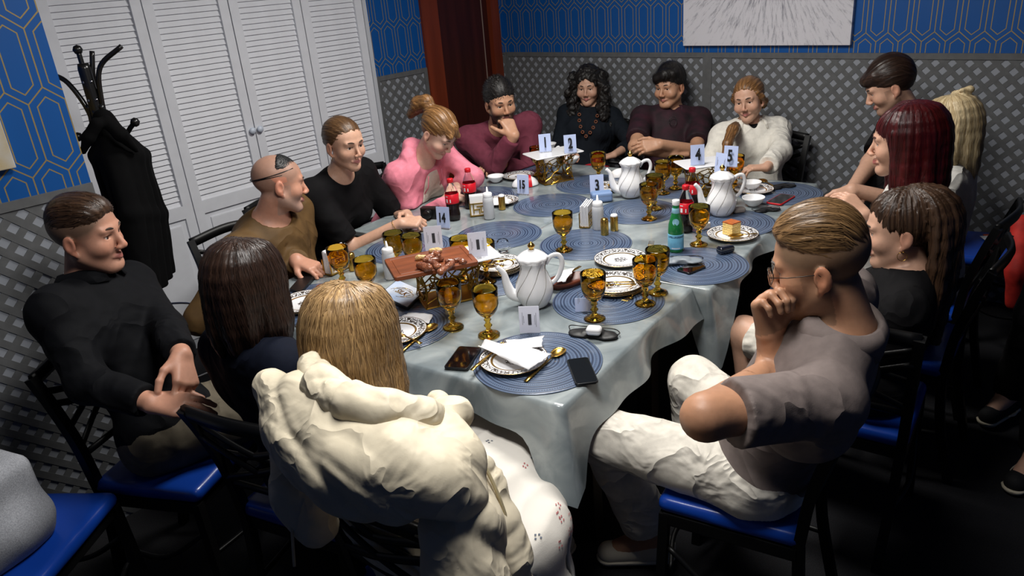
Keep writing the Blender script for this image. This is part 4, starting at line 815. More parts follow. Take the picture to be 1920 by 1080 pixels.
f = Field(); f.chain([cp(182, 232, -3.13), cp(166, 258, -3.15), cp(156, 284, -3.18)], [.024, .022, .012], .015); f.chain([cp(200, 228, -3.13), cp(226, 252, -3.11), cp(256, 282, -3.14)], [.024, .026, .01], .015); V, Q = f.mesh(.007); mk('collar', np_mesh('collar', V-[RX, RY, 0], Q), MATS['coat_black'], co)
e = empty('cable', (-3.55, 1.42, 0), 0, 'loose white cable on the floor by the closet', 'cable'); B().tube(bez([(.05, -.1, .004), (.12, .0, .004), (.06, .1, .03), (-.05, .06, .02), (-.1, -.04, .004)], 8), .004, 6).obj('cord', m_white, e)
from mathutils.kdtree import KDTree
# ================================================================== people
def head_prims(F, H, R, s, smile=0, wide=1.0, nose=1.0, mouth_open=0, fem=0):
    T = lambda x, y, z: H+s*(R @ np.array([x*wide, y, z]))
    def el(cx, r, k=.012, sub=False): F.ell(T(*cx), np.array(r)*s*np.array([wide, 1, 1]), R, k*s, sub)
    def cp(a, b, ra, rb=None, k=.012, sub=False): F.cap(T(*a), T(*b), ra*s, (rb or ra)*s, k*s, sub)
    el((0, -.016, .036), (.075, .095, .083)); el((0, .032, .028), (.064, .054, .062), .03); el((0, .026, -.03), (.061, .06, .074), .03)
    jr = .0165 if fem else .0195; nz = nose*(.84 if fem else 1.0)
    for q in (-1, 1):
        cp((q*(.047 if fem else .051), 0, -.052), (q*(.016 if fem else .022), .06, -.098), jr, jr*.95, .03); el((q*.041, .055, -.03), (.025, .027, .025), .024)
        el((q*.033, .1, .004), (.02, .0165, .0125), .014, True); el((q*.0315, .0705, .001), (.0148, .0148, .0135), .006)
        cp((q*.012, .086, .0225), (q*.043, .077, .0225), .0065 if fem else .009, .006 if fem else .0075, .016)
        el((q*.0315, .0875, -.0005), (.0132, .012, .0054 if not smile else .0044), .0022, True)
        el((q*.0118, .098, -.0385), (.0078*nz, .009, .007), .006)
        el((q*.079, -.012, -.01), (.0085, .019, .03), .005); el((q*.0885, -.007, -.006), (.007, .011, .018), .004, True); cp((q*.078, -.004, -.036), (q*.074, .0, -.044), .007, .006, .006)
    el((0, .064 if fem else .067, -.1), (.018 if fem else .023, .02, .017), .02)
    cp((0, .087, .01), (0, .1075, -.0325), .0062*nz, .0098*nz, .012)
    zc, hw = -.0665+.005*smile, .021+.005*smile
    for q in (-1, 1):
        cp((0, .0885, -.0615), (q*hw, .078-.003*smile, zc), .0052, .0028, .006); cp((0, .0875, -.071), (q*hw, .0775-.003*smile, zc), .0064, .0028, .007)
        cp((0, .0985, -.066-mouth_open*.001), (q*(hw-.003), .0845, zc+.0005), .0013+.0026*mouth_open, .0008, .002, True)
        if smile: el((q*.041, .062, -.034), (.02, .019, .015), .022)
def hand_prims(F, W, f, n, side, curl=.3, spread=.1, s=1.0, thumb=.5, k=.005):
    """W wrist, f towards the fingers, n out of the back of the hand, side +1 = right"""
    f = unit(f); n = unit(np.array(n, float)-f*(np.array(n, float)@f)); x = np.cross(n, f)*side   # towards the thumb
    cur = curl if hasattr(curl, '__len__') else [curl*(.85+.1*i) for i in range(4)]
    P = lambda a, b, c_: W+s*(x*a+f*b+n*c_)
    for i, (kx, ky, L, r) in enumerate(((.029, .088, .074, .0088), (.0095, .092, .082, .009), (-.0095, .088, .076, .0086), (-.027, .08, .06, .0076))):
        F.cap(P(kx*.55, .008, -.002), P(kx, ky, 0), .0155*s, .0125*s, .012*s)
        p = P(kx, ky, 0); d = f*1.0+x*(spread*(1.5-i)*.25); d = unit(d); nn = n; ang = 0; rr = r*s
        for j, fr in enumerate((.45, .31, .24)):
            a = cur[i]*(1.25, 1.45, .9)[j]; ca, sa = math.cos(a), math.sin(a); d, nn = unit(d*ca-nn*sa), unit(nn*ca+d*sa)
            q = p+d*L*fr*s; F.cap(p, q, rr, rr*.93, k*.9*s); p = q; rr *= .92
    b = P(.022, .022, -.008); d = unit(x*.75+f*.75-n*.25); F.cap(b, b+d*.04*s, .0165*s, .012*s, .012*s); p = b+d*.04*s
    for L in (.032, .027):
        d = unit(d*(1-thumb*.3)+(f*.6-x*.55-n*.35)*thumb); q = p+d*L*s; F.cap(p, q, .0105*s, .009*s, .004*s); p = q
def ik(S, W, l1, l2, pole):
    d = W-S; L = np.linalg.norm(d); 
    if L > .985*(l1+l2): W = S+d/L*.985*(l1+l2); L = .985*(l1+l2)
    d = unit(W-S); a = (l1*l1-l2*l2+L*L)/(2*L); h = math.sqrt(max(l1*l1-a*a, 0)); p = np.array(pole, float); p = unit(p-d*(p@d)); return S+d*a+p*h, W
SKIN = dict(fair=(.62, .36, .25), mid=(.53, .285, .175), tan=(.49, .25, .145), ruddy=(.58, .29, .195), pale=(.66, .42, .32))
m_skin = M('skin', (.5, .3, .2, 1), .48, attr='skin', sss=.06, noise=(70, .1), bump=(260, .12, .001))
def eye_mat():
    m = M('eye', c(225, 222, 218), .12); nt = m.node_tree; N = nt.nodes; L = nt.links; k = NT(nt); tc = N.new('ShaderNodeTexCoord'); sp = N.new('ShaderNodeSeparateXYZ'); L.new(tc.outputs['Object'], sp.inputs[0])
    r = k.m('SQRT', k.m('ADD', k.m('MULTIPLY', sp.outputs[0], sp.outputs[0]), k.m('MULTIPLY', sp.outputs[2], sp.outputs[2])))
    mx = N.new('ShaderNodeMix'); mx.data_type = 'RGBA'; L.new(k.m('LESS_THAN', r, .0062), mx.inputs[0]); mx.inputs[6].default_value = c(215, 210, 205); mx.inputs[7].default_value = c(44, 28, 20); L.new(mx.outputs[2], N['Principled BSDF'].inputs['Base Color']); return m
m_eye = eye_mat(); eye_me = B().lathe([(.0005, -.0125)]+[(.0125*math.sin(a), -.0125*math.cos(a)) for a in np.linspace(.2, 2.95, 9)]+[(.0005, .0125)], 16).mesh('eye', True); m_teeth = M('teeth', c(232, 228, 220), .25)
def flowvec(P, mode):
    x, y, z = P[:, 0], P[:, 1], P[:, 2]
    if mode == 'down': t = np.arctan2(x, -(y+.02)); return np.stack([np.cos(t)*9, np.sin(t)*9, z*2.2], 1)
    if mode == 'back': t = np.arctan2(x, z+.02); return np.stack([np.cos(t)*9, np.sin(t)*9, y*3], 1)
    if mode == 'part': return np.stack([y*75, z*4*np.sign(x+1e-6)+np.abs(x)*6, x*4], 1)
    if mode == 'curl': return P*60
    return np.stack([x*110, y*110, z*7], 1)
def hair_disp(mode, amp, seed=0):
    g = np.random.default_rng(seed); fr = g.integers(14, 110, 9); ph = g.random(9)*6.28; wz = g.normal(size=9)*6
    def f(P):
        if mode == 'curl': return amp*(np.sin(P[:, 0]*170+4*np.sin(P[:, 2]*60))+np.sin(P[:, 2]*150+5*np.sin(P[:, 1]*70))+np.sin(P[:, 1]*160+3*np.sin(P[:, 0]*80)))*.6
        t = np.arctan2(P[:, 0], P[:, 2]+.02) if mode == 'back' else np.arctan2(P[:, 0], -(P[:, 1]+.02)) if mode == 'down' else (P[:, 1]*12 if mode == 'part' else P[:, 0]*9+P[:, 1]*7)
        al = P[:, 1] if mode == 'back' else P[:, 2]
        return amp*sum(np.sin(t*fr[i]+ph[i]+al*wz[i]) for i in range(9))/3
    return f
class Person:
    def __init__(s, label, H, face, pel, taz, sc=1.0, w=1.0, d=1.0, fem=0, skin='mid', lean=0, neckback=.03, shrug=0.0, headscale=None, reach=1.0):
        s.reach = reach
        s.H = np.array(H, float); s.R = frame(*face); s.sc = sc; s.hs = headscale or sc*.97; s.w = w; s.d = d; s.fem = fem; s.skin = np.array(SKIN[skin]); s.label = label
        s.P = np.array(pel, float); s.tf = frame(taz)
        s.base = np.array([s.P[0], s.P[1], 0]); s.e = empty('person', s.base, 0, label, 'person', 'people around the tables')
        hu = s.R[:, 2]; s.N = s.H-.15*sc*unit(hu*.6+np.array([0, 0, .5])+.12*s.R[:, 1])-s.tf[:, 1]*neckback
        up = unit(s.N-s.P); rt = unit(np.cross(s.tf[:, 1], up)); fw = np.cross(up, rt); s.up, s.rt, s.fw = up, rt, fw; s.T = np.stack([rt, fw, up], 1)
        hw = (.158 if fem else .178)*w*sc; s.S = {q: s.N+rt*hw*(1 if q == 'R' else -1)-up*(.055-shrug)*sc for q in 'LR'}
        s.arm = {}; s.leg = {}; s.hand = {}; s.pr = np.array([s.tf[0, 0], s.tf[1, 0], 0]); s.pf = np.array([s.tf[0, 1], s.tf[1, 1], 0]); s.subs = []
    def sit(s, xy, az, label):
        """the chair, and the volumes that flatten the sitter against its seat and back"""
        chair(xy, az, label); R = frame(az); C = np.array([xy[0], xy[1], 0.0])
        s.subs.append((C+np.array([0, 0, .30]), (.198, .19, .176), R)); t = math.atan2(.085, .41); y = unit(R[:, 1]*math.cos(t)+np.array([0, 0, math.sin(t)])); z = np.cross(R[:, 0], y)
        s.subs.append((C+R @ np.array([0, -.216, .635])-y*.06, (.215, .06, .215), np.stack([R[:, 0], y, z], 1))); return s
    def press(s, F):
        for ctr, r, R in s.subs+TSLABS: F.box(ctr, r, R, .001, .003, True)
        return F
    def setarm(s, q, wrist, pole=None, f=None, n=None, curl=.35, thumb=.5, spread=.15, elbow=None):
        W = np.array(wrist, float); pole = (s.rt*(1 if q == 'R' else -1)*.5-s.up-s.fw*.3) if pole is None else pole
        E, W = ik(s.S[q], W, .285*s.sc*s.reach, .25*s.sc*s.reach, pole) if elbow is None else (np.array(elbow, float), W)
        s.arm[q] = (s.S[q], E, W); f = unit(W-E) if f is None else unit(f); n = np.array([0, 0, 1.]) if n is None else np.array(n, float)
        s.hand[q] = (f, n, curl, thumb, spread); return s
    def setleg(s, q, knee=None, ankle=None, toe=None, splay=.06):
        sg = 1 if q == 'R' else -1; hip = s.P+s.pr*sg*.085*s.sc*s.w+np.array([0, 0, -.02])
        K = hip+s.pf*.42*s.sc+s.pr*sg*splay+np.array([0, 0, .02]) if knee is None else np.array(knee, float)
        A = np.array([K[0], K[1], .09])-s.pf*.03 if ankle is None else np.array(ankle, float); s.leg[q] = (hip, K, A, s.pf if toe is None else unit(toe)); return s
    def torso(s, F, inf=0, k=.05, belly=0, chest=1.0):
        P, N, T, sc, w, d = s.P, s.N, s.T, s.sc, s.w, s.d; L = N-P; i = inf
        F.ell(P+L*.04, np.array([.165*w*sc+i, .125*d*sc+i, .12*sc+i]), T, k); F.ell(P+L*.36+s.fw*(.01+belly*.5), np.array([.142*w*sc+i, (.108*d+belly)*sc+i, .15*sc+i]), T, k)
        F.ell(P+L*.70+s.fw*.01, np.array([.155*w*sc*chest+i, .108*d*sc+i, .17*sc+i]), T, k)
        for q in 'LR':
            sg = 1 if q == 'R' else -1; S = s.S[q]; F.cap(N-s.up*.03*sc, S-s.rt*sg*.02*sc+s.up*.005, .052*sc+i, .056*sc+i, .04); F.ell(S-s.rt*sg*.03-s.up*.09*sc-s.fw*.0, np.array([.07*sc+i, .085*d*sc+i, .1*sc+i]), T, .04)
            if s.fem: F.ell(P+L*.64+s.rt*sg*.075*w*sc+s.fw*.085*d*sc, np.array([.062, .055, .062])*sc*(.9+.2*s.fem)+i, T, .035)
    def armF(s, F, q, inf=0, t1=2.0, k=.025, flare=0):
        S, E, W = s.arm[q]; a = .047*s.sc*(.92 if s.fem else 1.05)*s.w**.5; i = inf; F.ell(S, a*1.22+i, None, .035)
        if t1 >= 1:
            F.cap(S, E, a+i, a*.84+i, k); u = min(t1-1, 1); F.cap(E, E+(W-E)*u, a*.86+i, a*(.86-.3*u)+i+flare, k)
        else: F.cap(S, S+(E-S)*t1, a+i+.004, a*.95+i+flare, k)
    def legF(s, F, q, inf=0, t1=2.0, k=.03, flare=0):
        h, K, A, toe = s.leg[q]; i = inf; a = s.sc*s.w**.4
        if t1 < 1: F.cap(h, h+(K-h)*t1, .082*a+i, (.082-.025*t1)*a+i+flare, .04); return
        F.cap(h, K, .082*a+i, .057*a+i, .04); u = min(max(t1-1, .001), 1); F.cap(K, K+(A-K)*u, .055*a+i, (.055-.019*u)*a+i+flare, k)
        if inf == 0: F.ell(K+(A-K)*.32-toe*.015, np.array([.045, .045, .1])*a, None, .03)
    def body(s, beard=0, beardcol=(.03, .02, .015), buzz=None, smile=0, wide=1.0, nose=1.0, lips=(.42, .13, .12), hc=.010, hf=.0034, mouth_open=0, eyes=True, brow=(.03, .02, .015), hands=True, cheeks=.25, bare_legs=False):
        F = Field(); s.torso(F); H, R, hs = s.H, s.R, s.hs
        nb = H+hs*(R @ np.array([0, -.022, -.06])); rn = .05*s.sc*(.9 if s.fem else 1.06)*s.w**.35; F.cap(nb, s.N+s.up*.0-s.fw*.0, rn, rn*1.12, .03)
        head_prims(F, H, R, hs, smile, wide, nose, mouth_open, s.fem)
        for q in s.arm: s.armF(F, q)
        for q in s.leg: s.legF(F, q); F.cap(s.leg[q][2], s.leg[q][2]+s.leg[q][3]*.12+[0, 0, -.04], .04, .03, .03)
        bx = [(H-.17*hs, H+.17*hs, hf)]
        for q, (f, n, cu, th, spd) in s.hand.items():
            W = s.arm[q][2]; hand_prims(F, W, f, n, 1 if q == 'R' else -1, cu, spd, s.sc*(.95 if s.fem else 1.03), th)
            if hands: c_ = W+f*.07; bx.append((c_-.125, c_+.125, .0032))
        s.press(F); V, Q = F.mesh(hc); VV, QQ, off = [], [], 0; cc = V[Q].mean(1); keep = np.ones(len(Q), bool)
        for lo, hi, h in bx: keep &= ~((cc > lo+hc*1.2) & (cc < hi-hc*1.2)).all(1)
        VV.append(V); QQ.append(Q[keep]); off = len(V)
        for i, (lo, hi, h) in enumerate(bx):
            v, q = F.mesh(h, lo, hi, clip=True)
            if i and len(q):   # refined boxes must not repeat each other's skin
                cq = v[q].mean(1); kk = np.ones(len(q), bool)
                for l2, h2, _ in bx[:i]: kk &= ~((cq > l2+.009) & (cq < h2-.009)).all(1)
                q = q[kk]
            VV.append(v); QQ.append(q+off); off += len(v)
        V = np.concatenate(VV); Q = np.concatenate(QQ); u, inv = np.unique(Q, return_inverse=True); V = V[u]; Q = inv.reshape(Q.shape)
        Lc = (V-H) @ R/hs; x, y, z = np.abs(Lc[:, 0]), Lc[:, 1], Lc[:, 2]; col = np.tile(np.append(s.skin, 1), (len(V), 1)); near = (np.abs(Lc) < .16).all(1)
        def mix(m, cl): col[:, :3] = col[:, :3]*(1-m[:, None])+np.array(cl)*m[:, None]
        sm = lambda a, b, v: np.clip((v-a)/(b-a), 0, 1)
        ruddy = np.exp(-(((x-.045)/.022)**2+((y-.07)/.03)**2+((z+.03)/.02)**2))*near; mix(ruddy*cheeks*.8, s.skin*np.array([1.05, .62, .55])); mix(np.exp(-((x/.014)**2+((z+.032)/.016)**2))*near*(y > .095)*.35, s.skin*np.array([1.05, .7, .62]))
        ear = ((x > .0765) & near & (np.abs(z+.01) < .045) & (y < .02)); mix(ear*.35, s.skin*np.array([1.1, .62, .52]))
        if beard:
            m = near*(y > -.02)*sm(-.038, -.055, z+np.where(x > .045, -.0, 0)*1-.0*x)*(1-np.exp(-((x/.026)**2+((z+.066)/.011)**2))*.75); m = np.maximum(m, near*(y > .07)*(x < .026)*sm(.009, .004, np.abs(z+.052))*.8); m = np.maximum(m, near*((x > .055) & (y > 0) & (y < .035) & (z < .0) & (z > -.09))*.7); m *= (z > -.125); mix(np.clip(m*beard, 0, 1), beardcol)
        if buzz is not None: m = near*np.maximum(sm(.004, .03, z+.32*(.05-y)-.5*np.maximum(y-.045, 0)), sm(.01, -.02, y)*sm(-.06, -.035, z))*(~ear)*sm(.095, .06, y); mix(np.clip(m*buzz[0], 0, 1), buzz[1])
        lp = np.clip(np.exp(-((x/.021)**4+((z+.0665)/.0085)**4))*near*(y > .076), 0, 1); mix(lp*.85, np.array(lips))
        lash = near*(y > .07)*(np.abs(x-.0315) < .0155)*((z > .0015) & (z < .0065)); mix(lash*.65, (.03, .02, .015))
        me = np_mesh('body', V-s.base, Q, attrs={'skin': ('FLOAT_COLOR', col)}); s.bodyo = mk('body', me, m_skin, s.e)
        M4 = Matrix([[*(R[i]*hs), (H-s.base)[i]] for i in range(3)]+[[0, 0, 0, 1]]); s.M4 = M4
        if eyes:
            for q in (-1, 1):
                o = mk('eye', eye_me, m_eye, s.e); o.matrix_local = M4 @ Matrix.Translation((q*.0315*wide, .0712, .0005)) @ Matrix.Rotation(0, 4, 'Z')
                b = B().tube(bez([(q*.013*wide, .0945, .0225), (q*.03*wide, .0925, .0285), (q*.048*wide, .0775, .0235)], 5), [.0022, .003, .0034, .0036, .0036, .0036, .0034, .003, .0026, .002, .0014], 6, flat=.8).mesh('b', True)
                o = mk('eyebrow', b, M('brow_%d' % int(brow[0]*1000), (*brow, 1), .7), s.e); o.matrix_local = M4
        if mouth_open: f = Field(); f.ell((0, .074, -.064), (.021, .0145, .006), k=.001); v, q = f.mesh(.0025); o = mk('teeth', np_mesh('teeth', v, q), m_teeth, s.e); o.matrix_local = M4
        return s
    def cloth(s, name, F, mat, h=.009, amp=.004, scale=22, seed=1, dirs=None, disp=None):
        s.press(F); V, Q = F.mesh(h, disp=disp or folds(amp, scale, seed, dirs=dirs)); return mk(name, np_mesh(name, V-s.base, Q), mat, s.e)
    def top(s, mat, sleeve=.5, inf=.012, neck=.075, neckoff=(.0, .03, .02), h=.009, amp=.004, seed=1, belly=0, hem=-.02, name='shirt', flare=.004, v=0, scale=24, chest=1.0):
        F = Field(); s.torso(F, inf, belly=belly, chest=chest)
        for q in s.arm: s.armF(F, q, inf+.003, sleeve, flare=flare)
        if neck:
            c_ = s.N+s.T @ np.array(neckoff); F.ell(c_, np.array([neck, neck, neck*.8]), s.T, .008, True)
            if v: F.cap(c_+s.fw*.03, c_+s.fw*.1-s.up*v, neck*.6, .012, .008, True)
        F.cut(s.P+s.up*hem, -s.up)
        for q in s.arm: s.trim(F, *s.arm[q], sleeve, inf)
        return s.cloth(name, F, mat, h, amp, scale, seed)
    def trim(s, F, S, E, W, t, inf, r=None):
        """square off the end of a sleeve or trouser leg"""
        a, b = (S, E) if t <= 1 else (E, W); u = t if t <= 1 else t-1; d = unit(b-a); e = a+(b-a)*u; x = unit(np.cross(d, [.3, .2, 1])); z = np.cross(x, d)
        r = r or ((.056 if t <= 1.3 else .036)*s.sc*s.w**.5+inf); F.box(e+d*.036, (r, .034, r), np.stack([x, d, z], 1), .002, .004, True)
    def pants(s, mat, length=1.92, inf=.014, h=.011, amp=.005, seed=3, name='trousers', flare=.008):
        F = Field(); P, T = s.P, s.T; F.ell(P+[0, 0, .0], np.array([.168*s.w*s.sc+inf, .125*s.d*s.sc+inf, .115+inf]), T, .04)
        for q in s.leg: s.legF(F, q, inf, length, flare=flare)
        if length != 1.0:
            for q in s.leg: s.trim(F, *s.leg[q][:3], length, inf, .085+inf)
        return s.cloth(name, F, mat, h, amp, 20, seed)
    def shoes(s, mat, sole=None, h=.007):
        for q in s.leg:
            A, toe = s.leg[q][2], s.leg[q][3]; F = Field(); z = A[2]-.09; b = np.array([A[0], A[1], z]); sd = np.cross(toe, [0, 0, 1])
            F.cap(b+[0, 0, .045]-toe*.03, b+toe*.15+[0, 0, .036], .042, .036, .02); F.cap(b+[0, 0, .06], b+[0, 0, .085], .046, .045, .03); F.cut(b+[0, 0, .012], (0, 0, -1)); V, Q = F.mesh(h); o = mk('shoe', np_mesh('shoe', V-s.base, Q), mat, s.e)
            F = Field(); F.cap(b+[0, 0, .03]-toe*.03, b+toe*.152+[0, 0, .03], .046, .041, .01); F.cut(b+[0, 0, .022], (0, 0, 1)); F.cut(b+[0, 0, .001], (0, 0, -1)); V, Q = F.mesh(h); mk('sole', np_mesh('sole', V-s.base, Q), sole or mat, o)
        return s
    def hair(s, F, mat, mode='down', h=.0042, amp=.0012, name='hair', seed=0, n=1100, L=.09, lift=.0015, w=.0011, droop=True):
        V, Q = F.mesh(h, disp=hair_disp(mode, amp, seed)); me = np_mesh(name, V, Q, attrs={'flow': ('FLOAT_VECTOR', flowvec(V, mode))}); o = mk(name, me, mat, s.e); o.matrix_local = s.M4
        if not n: return o
        NO = np.zeros(len(V)*3, np.float32); me.vertices.foreach_get('normal', NO); NO = NO.reshape(-1, 3); kd = KDTree(len(V)); [kd.insert(v, i) for i, v in enumerate(V)]; kd.balance(); g = np.random.default_rng(seed+100)
        dn = s.down(); VV, QQ, FF, c0 = [], [], [], 0; st = 7
        for i in g.choice(len(V), min(n, len(V)), replace=False):
            p = V[i]+NO[i]*lift*g.random(); nn = NO[i].astype(float); pts = [p]; nrm = [nn]; ln = L*g.uniform(.5, 1.2)/st; r1 = g.normal(size=3)*.12; lf = lift*g.uniform(.2, 1.6)
            for k in range(st):
                if mode == 'back': t = np.array([p[0]*-1.5, -1, -.25 if p[1] > -.06 else -.9])
                elif mode == 'curl': t = np.array([math.sin(k*1.3+i), math.cos(k*1.1+i*.7), -.5])*1.0+dn*.6
                else: t = np.array([p[0], p[1]+.02, 0])*(9 if p[2] > .06 else 0)+dn*(1 if p[2] < .1 else .35)
                t = t+r1; t = t-nn*(t@nn); t = unit(t); p = p+t*ln; q, j, dist = kd.find(p)
                nn = NO[j].astype(float); p = np.array(q)+nn*lf+(p-np.array(q)-nn*((p-np.array(q))@nn))*.6; pts.append(p); nrm.append(nn)
            P = np.array(pts); t = np.gradient(P, axis=0); sd = np.cross(t, np.array(nrm)); sd /= np.linalg.norm(sd, axis=1)[:, None]+1e-9; ww = w*g.uniform(.6, 1.4)*np.linspace(1, .25, st+1)[:, None]
            VV.append(np.concatenate([P-sd*ww, P+sd*ww])); k = np.arange(st); QQ.append(np.stack([k, k+1, k+2+st, k+1+st], 1)+c0); c0 += 2*(st+1); FF.append(np.tile(flowvec(P[:1], mode)+g.normal(size=3)*3, (2*(st+1), 1)))
        m2 = np_mesh('strands', np.concatenate(VV), np.concatenate(QQ), attrs={'flow': ('FLOAT_VECTOR', np.concatenate(FF))}); so = mk('strands', m2, mat, o); tag(so, kind='stuff'); return o
    def strands(s, paths, mat, mode, w=.0022, name='strands'):
        """thin ribbons that break up the outline of the hair"""
        VV, QQ, n = [], [], 0
        for p in paths:
            p = np.array(p); t = np.gradient(p, axis=0); c_ = np.array([0, -.02, 0]); o = p-c_; sd = np.cross(t, o); sd /= np.linalg.norm(sd, axis=1)[:, None]+1e-9
            ww = w*np.linspace(1, .35, len(p))[:, None]; VV.append(np.concatenate([p-sd*ww, p+sd*ww])); k = len(p)
            i = np.arange(k-1); QQ.append(np.stack([i, i+1, i+1+k, i+k], 1)+n); n += 2*k
        V = np.concatenate(VV); o = mk(name, np_mesh(name, V, np.concatenate(QQ), attrs={'flow': ('FLOAT_VECTOR', flowvec(V, mode))}), mat, s.e); o.matrix_local = s.M4; tag(o, kind='stuff'); return o
    def down(s): return s.R.T @ np.array([0, 0, -1.0])
    def collar(s, mat, r0=.064, r1=.088, hgt=.035, open_=.5, drop=.02, name='collar', tilt=.25, back=.0):
        b = B(); rings = []; th = .004; n = 22
        for (r, z, o) in ((r1, -drop, 0), ((r0+r1)/2+.006, hgt*.55, 0), (r0+.004, hgt, 0), (r0-.001, hgt*.9, 0), (r0, -.015, 0)):
            rings.append([s.N+s.T @ np.array([r*math.sin(a)*s.w**.4, -r*math.cos(a)*.98+.012, .01+z-tilt*(-math.cos(a)+1)*.05+(-.012*max(0, abs(a)-2.2) if r == r1 else 0)])-s.base for a in np.linspace(-PI+open_, PI-open_, n)])
        o = b.loft(rings, close=False, cap=False).obj(name, mat, s.e, smooth=True); md = o.modifiers.new('s', 'SOLIDIFY'); md.thickness = .005; md.offset = 0; return o
# hair volumes in head space (x right, y forward, z up)
def cap_short(t=.008, top=.0, front=.085, low=-.05, fade=0, ears=True):
    F = Field()
    if fade: F.ell((0, -.014, .056), (.0745, .094, .072+t+top), k=.01); F.ell((0, .03, .07), (.06, .055, .045+top), k=.03)
    else: F.ell((0, -.018, .04+top*.4), (.077+t, .098+t, .083+t+top), k=.01)
    F.ell((0, front+.055, -.01), (.09, .075, .085), k=.022, sub=True); F.box((0, .09, -.06), (.1, .07, .06), rd=.01, k=.02, sub=True)
    if ears:
        for q in (-1, 1): F.ell((q*.085, .008, -.025), (.03, .03, .038), k=.01, sub=True)
    else:
        for q in (-1, 1): F.ell((q*.09, .022, -.03), (.03, .028, .04), k=.01, sub=True)
    n_ = unit((0, .55, -1)); F.box(np.array([0, -.06, low])+n_*.13, (.16, .2, .13), np.stack([[1, 0, 0], np.cross(n_, [1, 0, 0]), n_], 1), .001, .02, True)
    return F
def locks(F, thetas, length, r=.02, down=(0, 0, -1), rad=(.082, .1), crown=(0, -.02, .115), curve=0, flare=.0, top=.045, k=.014, jit=0, seed=0, lens=None):
    g = np.random.default_rng(seed); down = np.array(down); out = []
    for i, th in enumerate(thetas):
        d = np.array([math.sin(th)*rad[0], -math.cos(th)*rad[1], 0]); c_ = np.array([0, -.02, 0]); j = g.normal(size=3)*jit; L = (lens[i] if lens else length)*(1+.08*g.normal()*(jit > 0))
        p0 = np.array(crown)+d*.25; p1 = c_+d*.75+[0, 0, .1]; p2 = c_+d*1.02+[0, 0, top]; p3 = c_+d*1.04+[0, 0, -.03]+j; p4 = p3+down*(L*.5)+d*flare+j; p5 = p3+down*L+d*(flare-curve)+j*1.5
        pts = bez([p0, p1, p2, p3, p4, p5], 2); out.append(pts); F.chain(pts, list(np.interp(np.linspace(0, 1, len(pts)), [0, .3, .8, 1], [r*.8, r, r, r*.45])), k)
    return out
# ================================================================== the sixteen people
Zv = np.array([0, 0, 1.0])
def fabric(name, rgb, rough=.85, n=(40, .1), b=(420, .25, .001), wr=(4.5, .42, .02), **k):
    """cloth with a fine weave and soft creases"""
    if name in MATS: return MATS[name]
    m = M(name, c(*rgb), rough, noise=n, bump=b, spec=.18 if sum(rgb) < 160 else .4, **k); nt = m.node_tree; N = nt.nodes; L = nt.links; bs = N['Principled BSDF']; q = NT(nt)
    tc = N.new('ShaderNodeTexCoord'); nz = N.new('ShaderNodeTexNoise'); nz.inputs['Scale'].default_value = wr[0]; nz.inputs['Detail'].default_value = 2.5; nz.inputs['Distortion'].default_value = .6; L.new(tc.outputs['Object'], nz.inputs[0])
    rg = q.m('POWER', q.m('SUBTRACT', 1, q.m('MULTIPLY', q.m('ABSOLUTE', q.m('SUBTRACT', nz.outputs[0], .5)), 5)), 2)
    bp = N.new('ShaderNodeBump'); bp.inputs['Strength'].default_value = wr[1]; bp.inputs['Distance'].default_value = wr[2]; L.new(q.m('MAXIMUM', rg, 0), bp.inputs['Height'])
    old = bs.inputs['Normal'].links[0].from_socket; L.new(bp.outputs[0], old.node.inputs['Normal']); return m
hm_dark = hairmat('hair_dark_brown', c(26, 18, 15), c(66, 46, 36)); hm_black = hairmat('hair_black', c(10, 9, 9), c(42, 38, 36), .48); hm_blonde = hairmat('hair_blonde', c(84, 58, 34), c(206, 168, 116)); hm_lbrown = hairmat('hair_light_brown', c(58, 40, 27), c(122, 90, 60))
hm_red = hairmat('hair_red', c(30, 5, 8), c(84, 14, 16)); hm_pale = hairmat('hair_pale_blonde', c(146, 120, 80), c(226, 208, 168)); hm_brown = hairmat('hair_brown', c(34, 23, 17), c(84, 60, 43)); hm_sandy = hairmat('hair_sandy', c(70, 50, 32), c(158, 122, 80))
m_bshirt = fabric('black_shirt', (10, 11, 15), .8); m_khaki = fabric('khaki', (96, 88, 74)); m_navy = fabric('navy_knit', (13, 18, 32)); m_black = fabric('black_cotton', (15, 14, 16)); m_bsweat = fabric('brown_velour', (92, 68, 36), .7, (9, .28)); m_pink = fabric('pink_fleece', (224, 132, 150)); m_cream = fabric('cream_tee', (222, 212, 198)); m_maroon = fabric('maroon_jersey', (104, 44, 60)); m_teal = fabric('dark_slate', (22, 27, 34)); m_pat = M('patterned_black', c(30, 26, 29), .7, spec=.25, noise=(14, .3), col2=c(60, 32, 42)); m_knit = fabric('white_knit', (222, 218, 208), .9, b=(180, .5, .002)); m_white_t = fabric('white_cotton', (214, 212, 206)); m_taupe = fabric('taupe_polo', (122, 110, 106)); m_offw = fabric('offwhite_denim', (222, 216, 204), wr=(6.5, .6, .018)); m_jean = fabric('dark_denim', (30, 36, 52)); m_sneak = M('black_suede', c(20, 20, 22), .8); m_sole = M('cream_sole', c(206, 196, 172), .6); m_offshoe = M('cream_leather', c(206, 196, 176), .6)
tz = TZ+.03
def under(p): return (p[0], p[1])
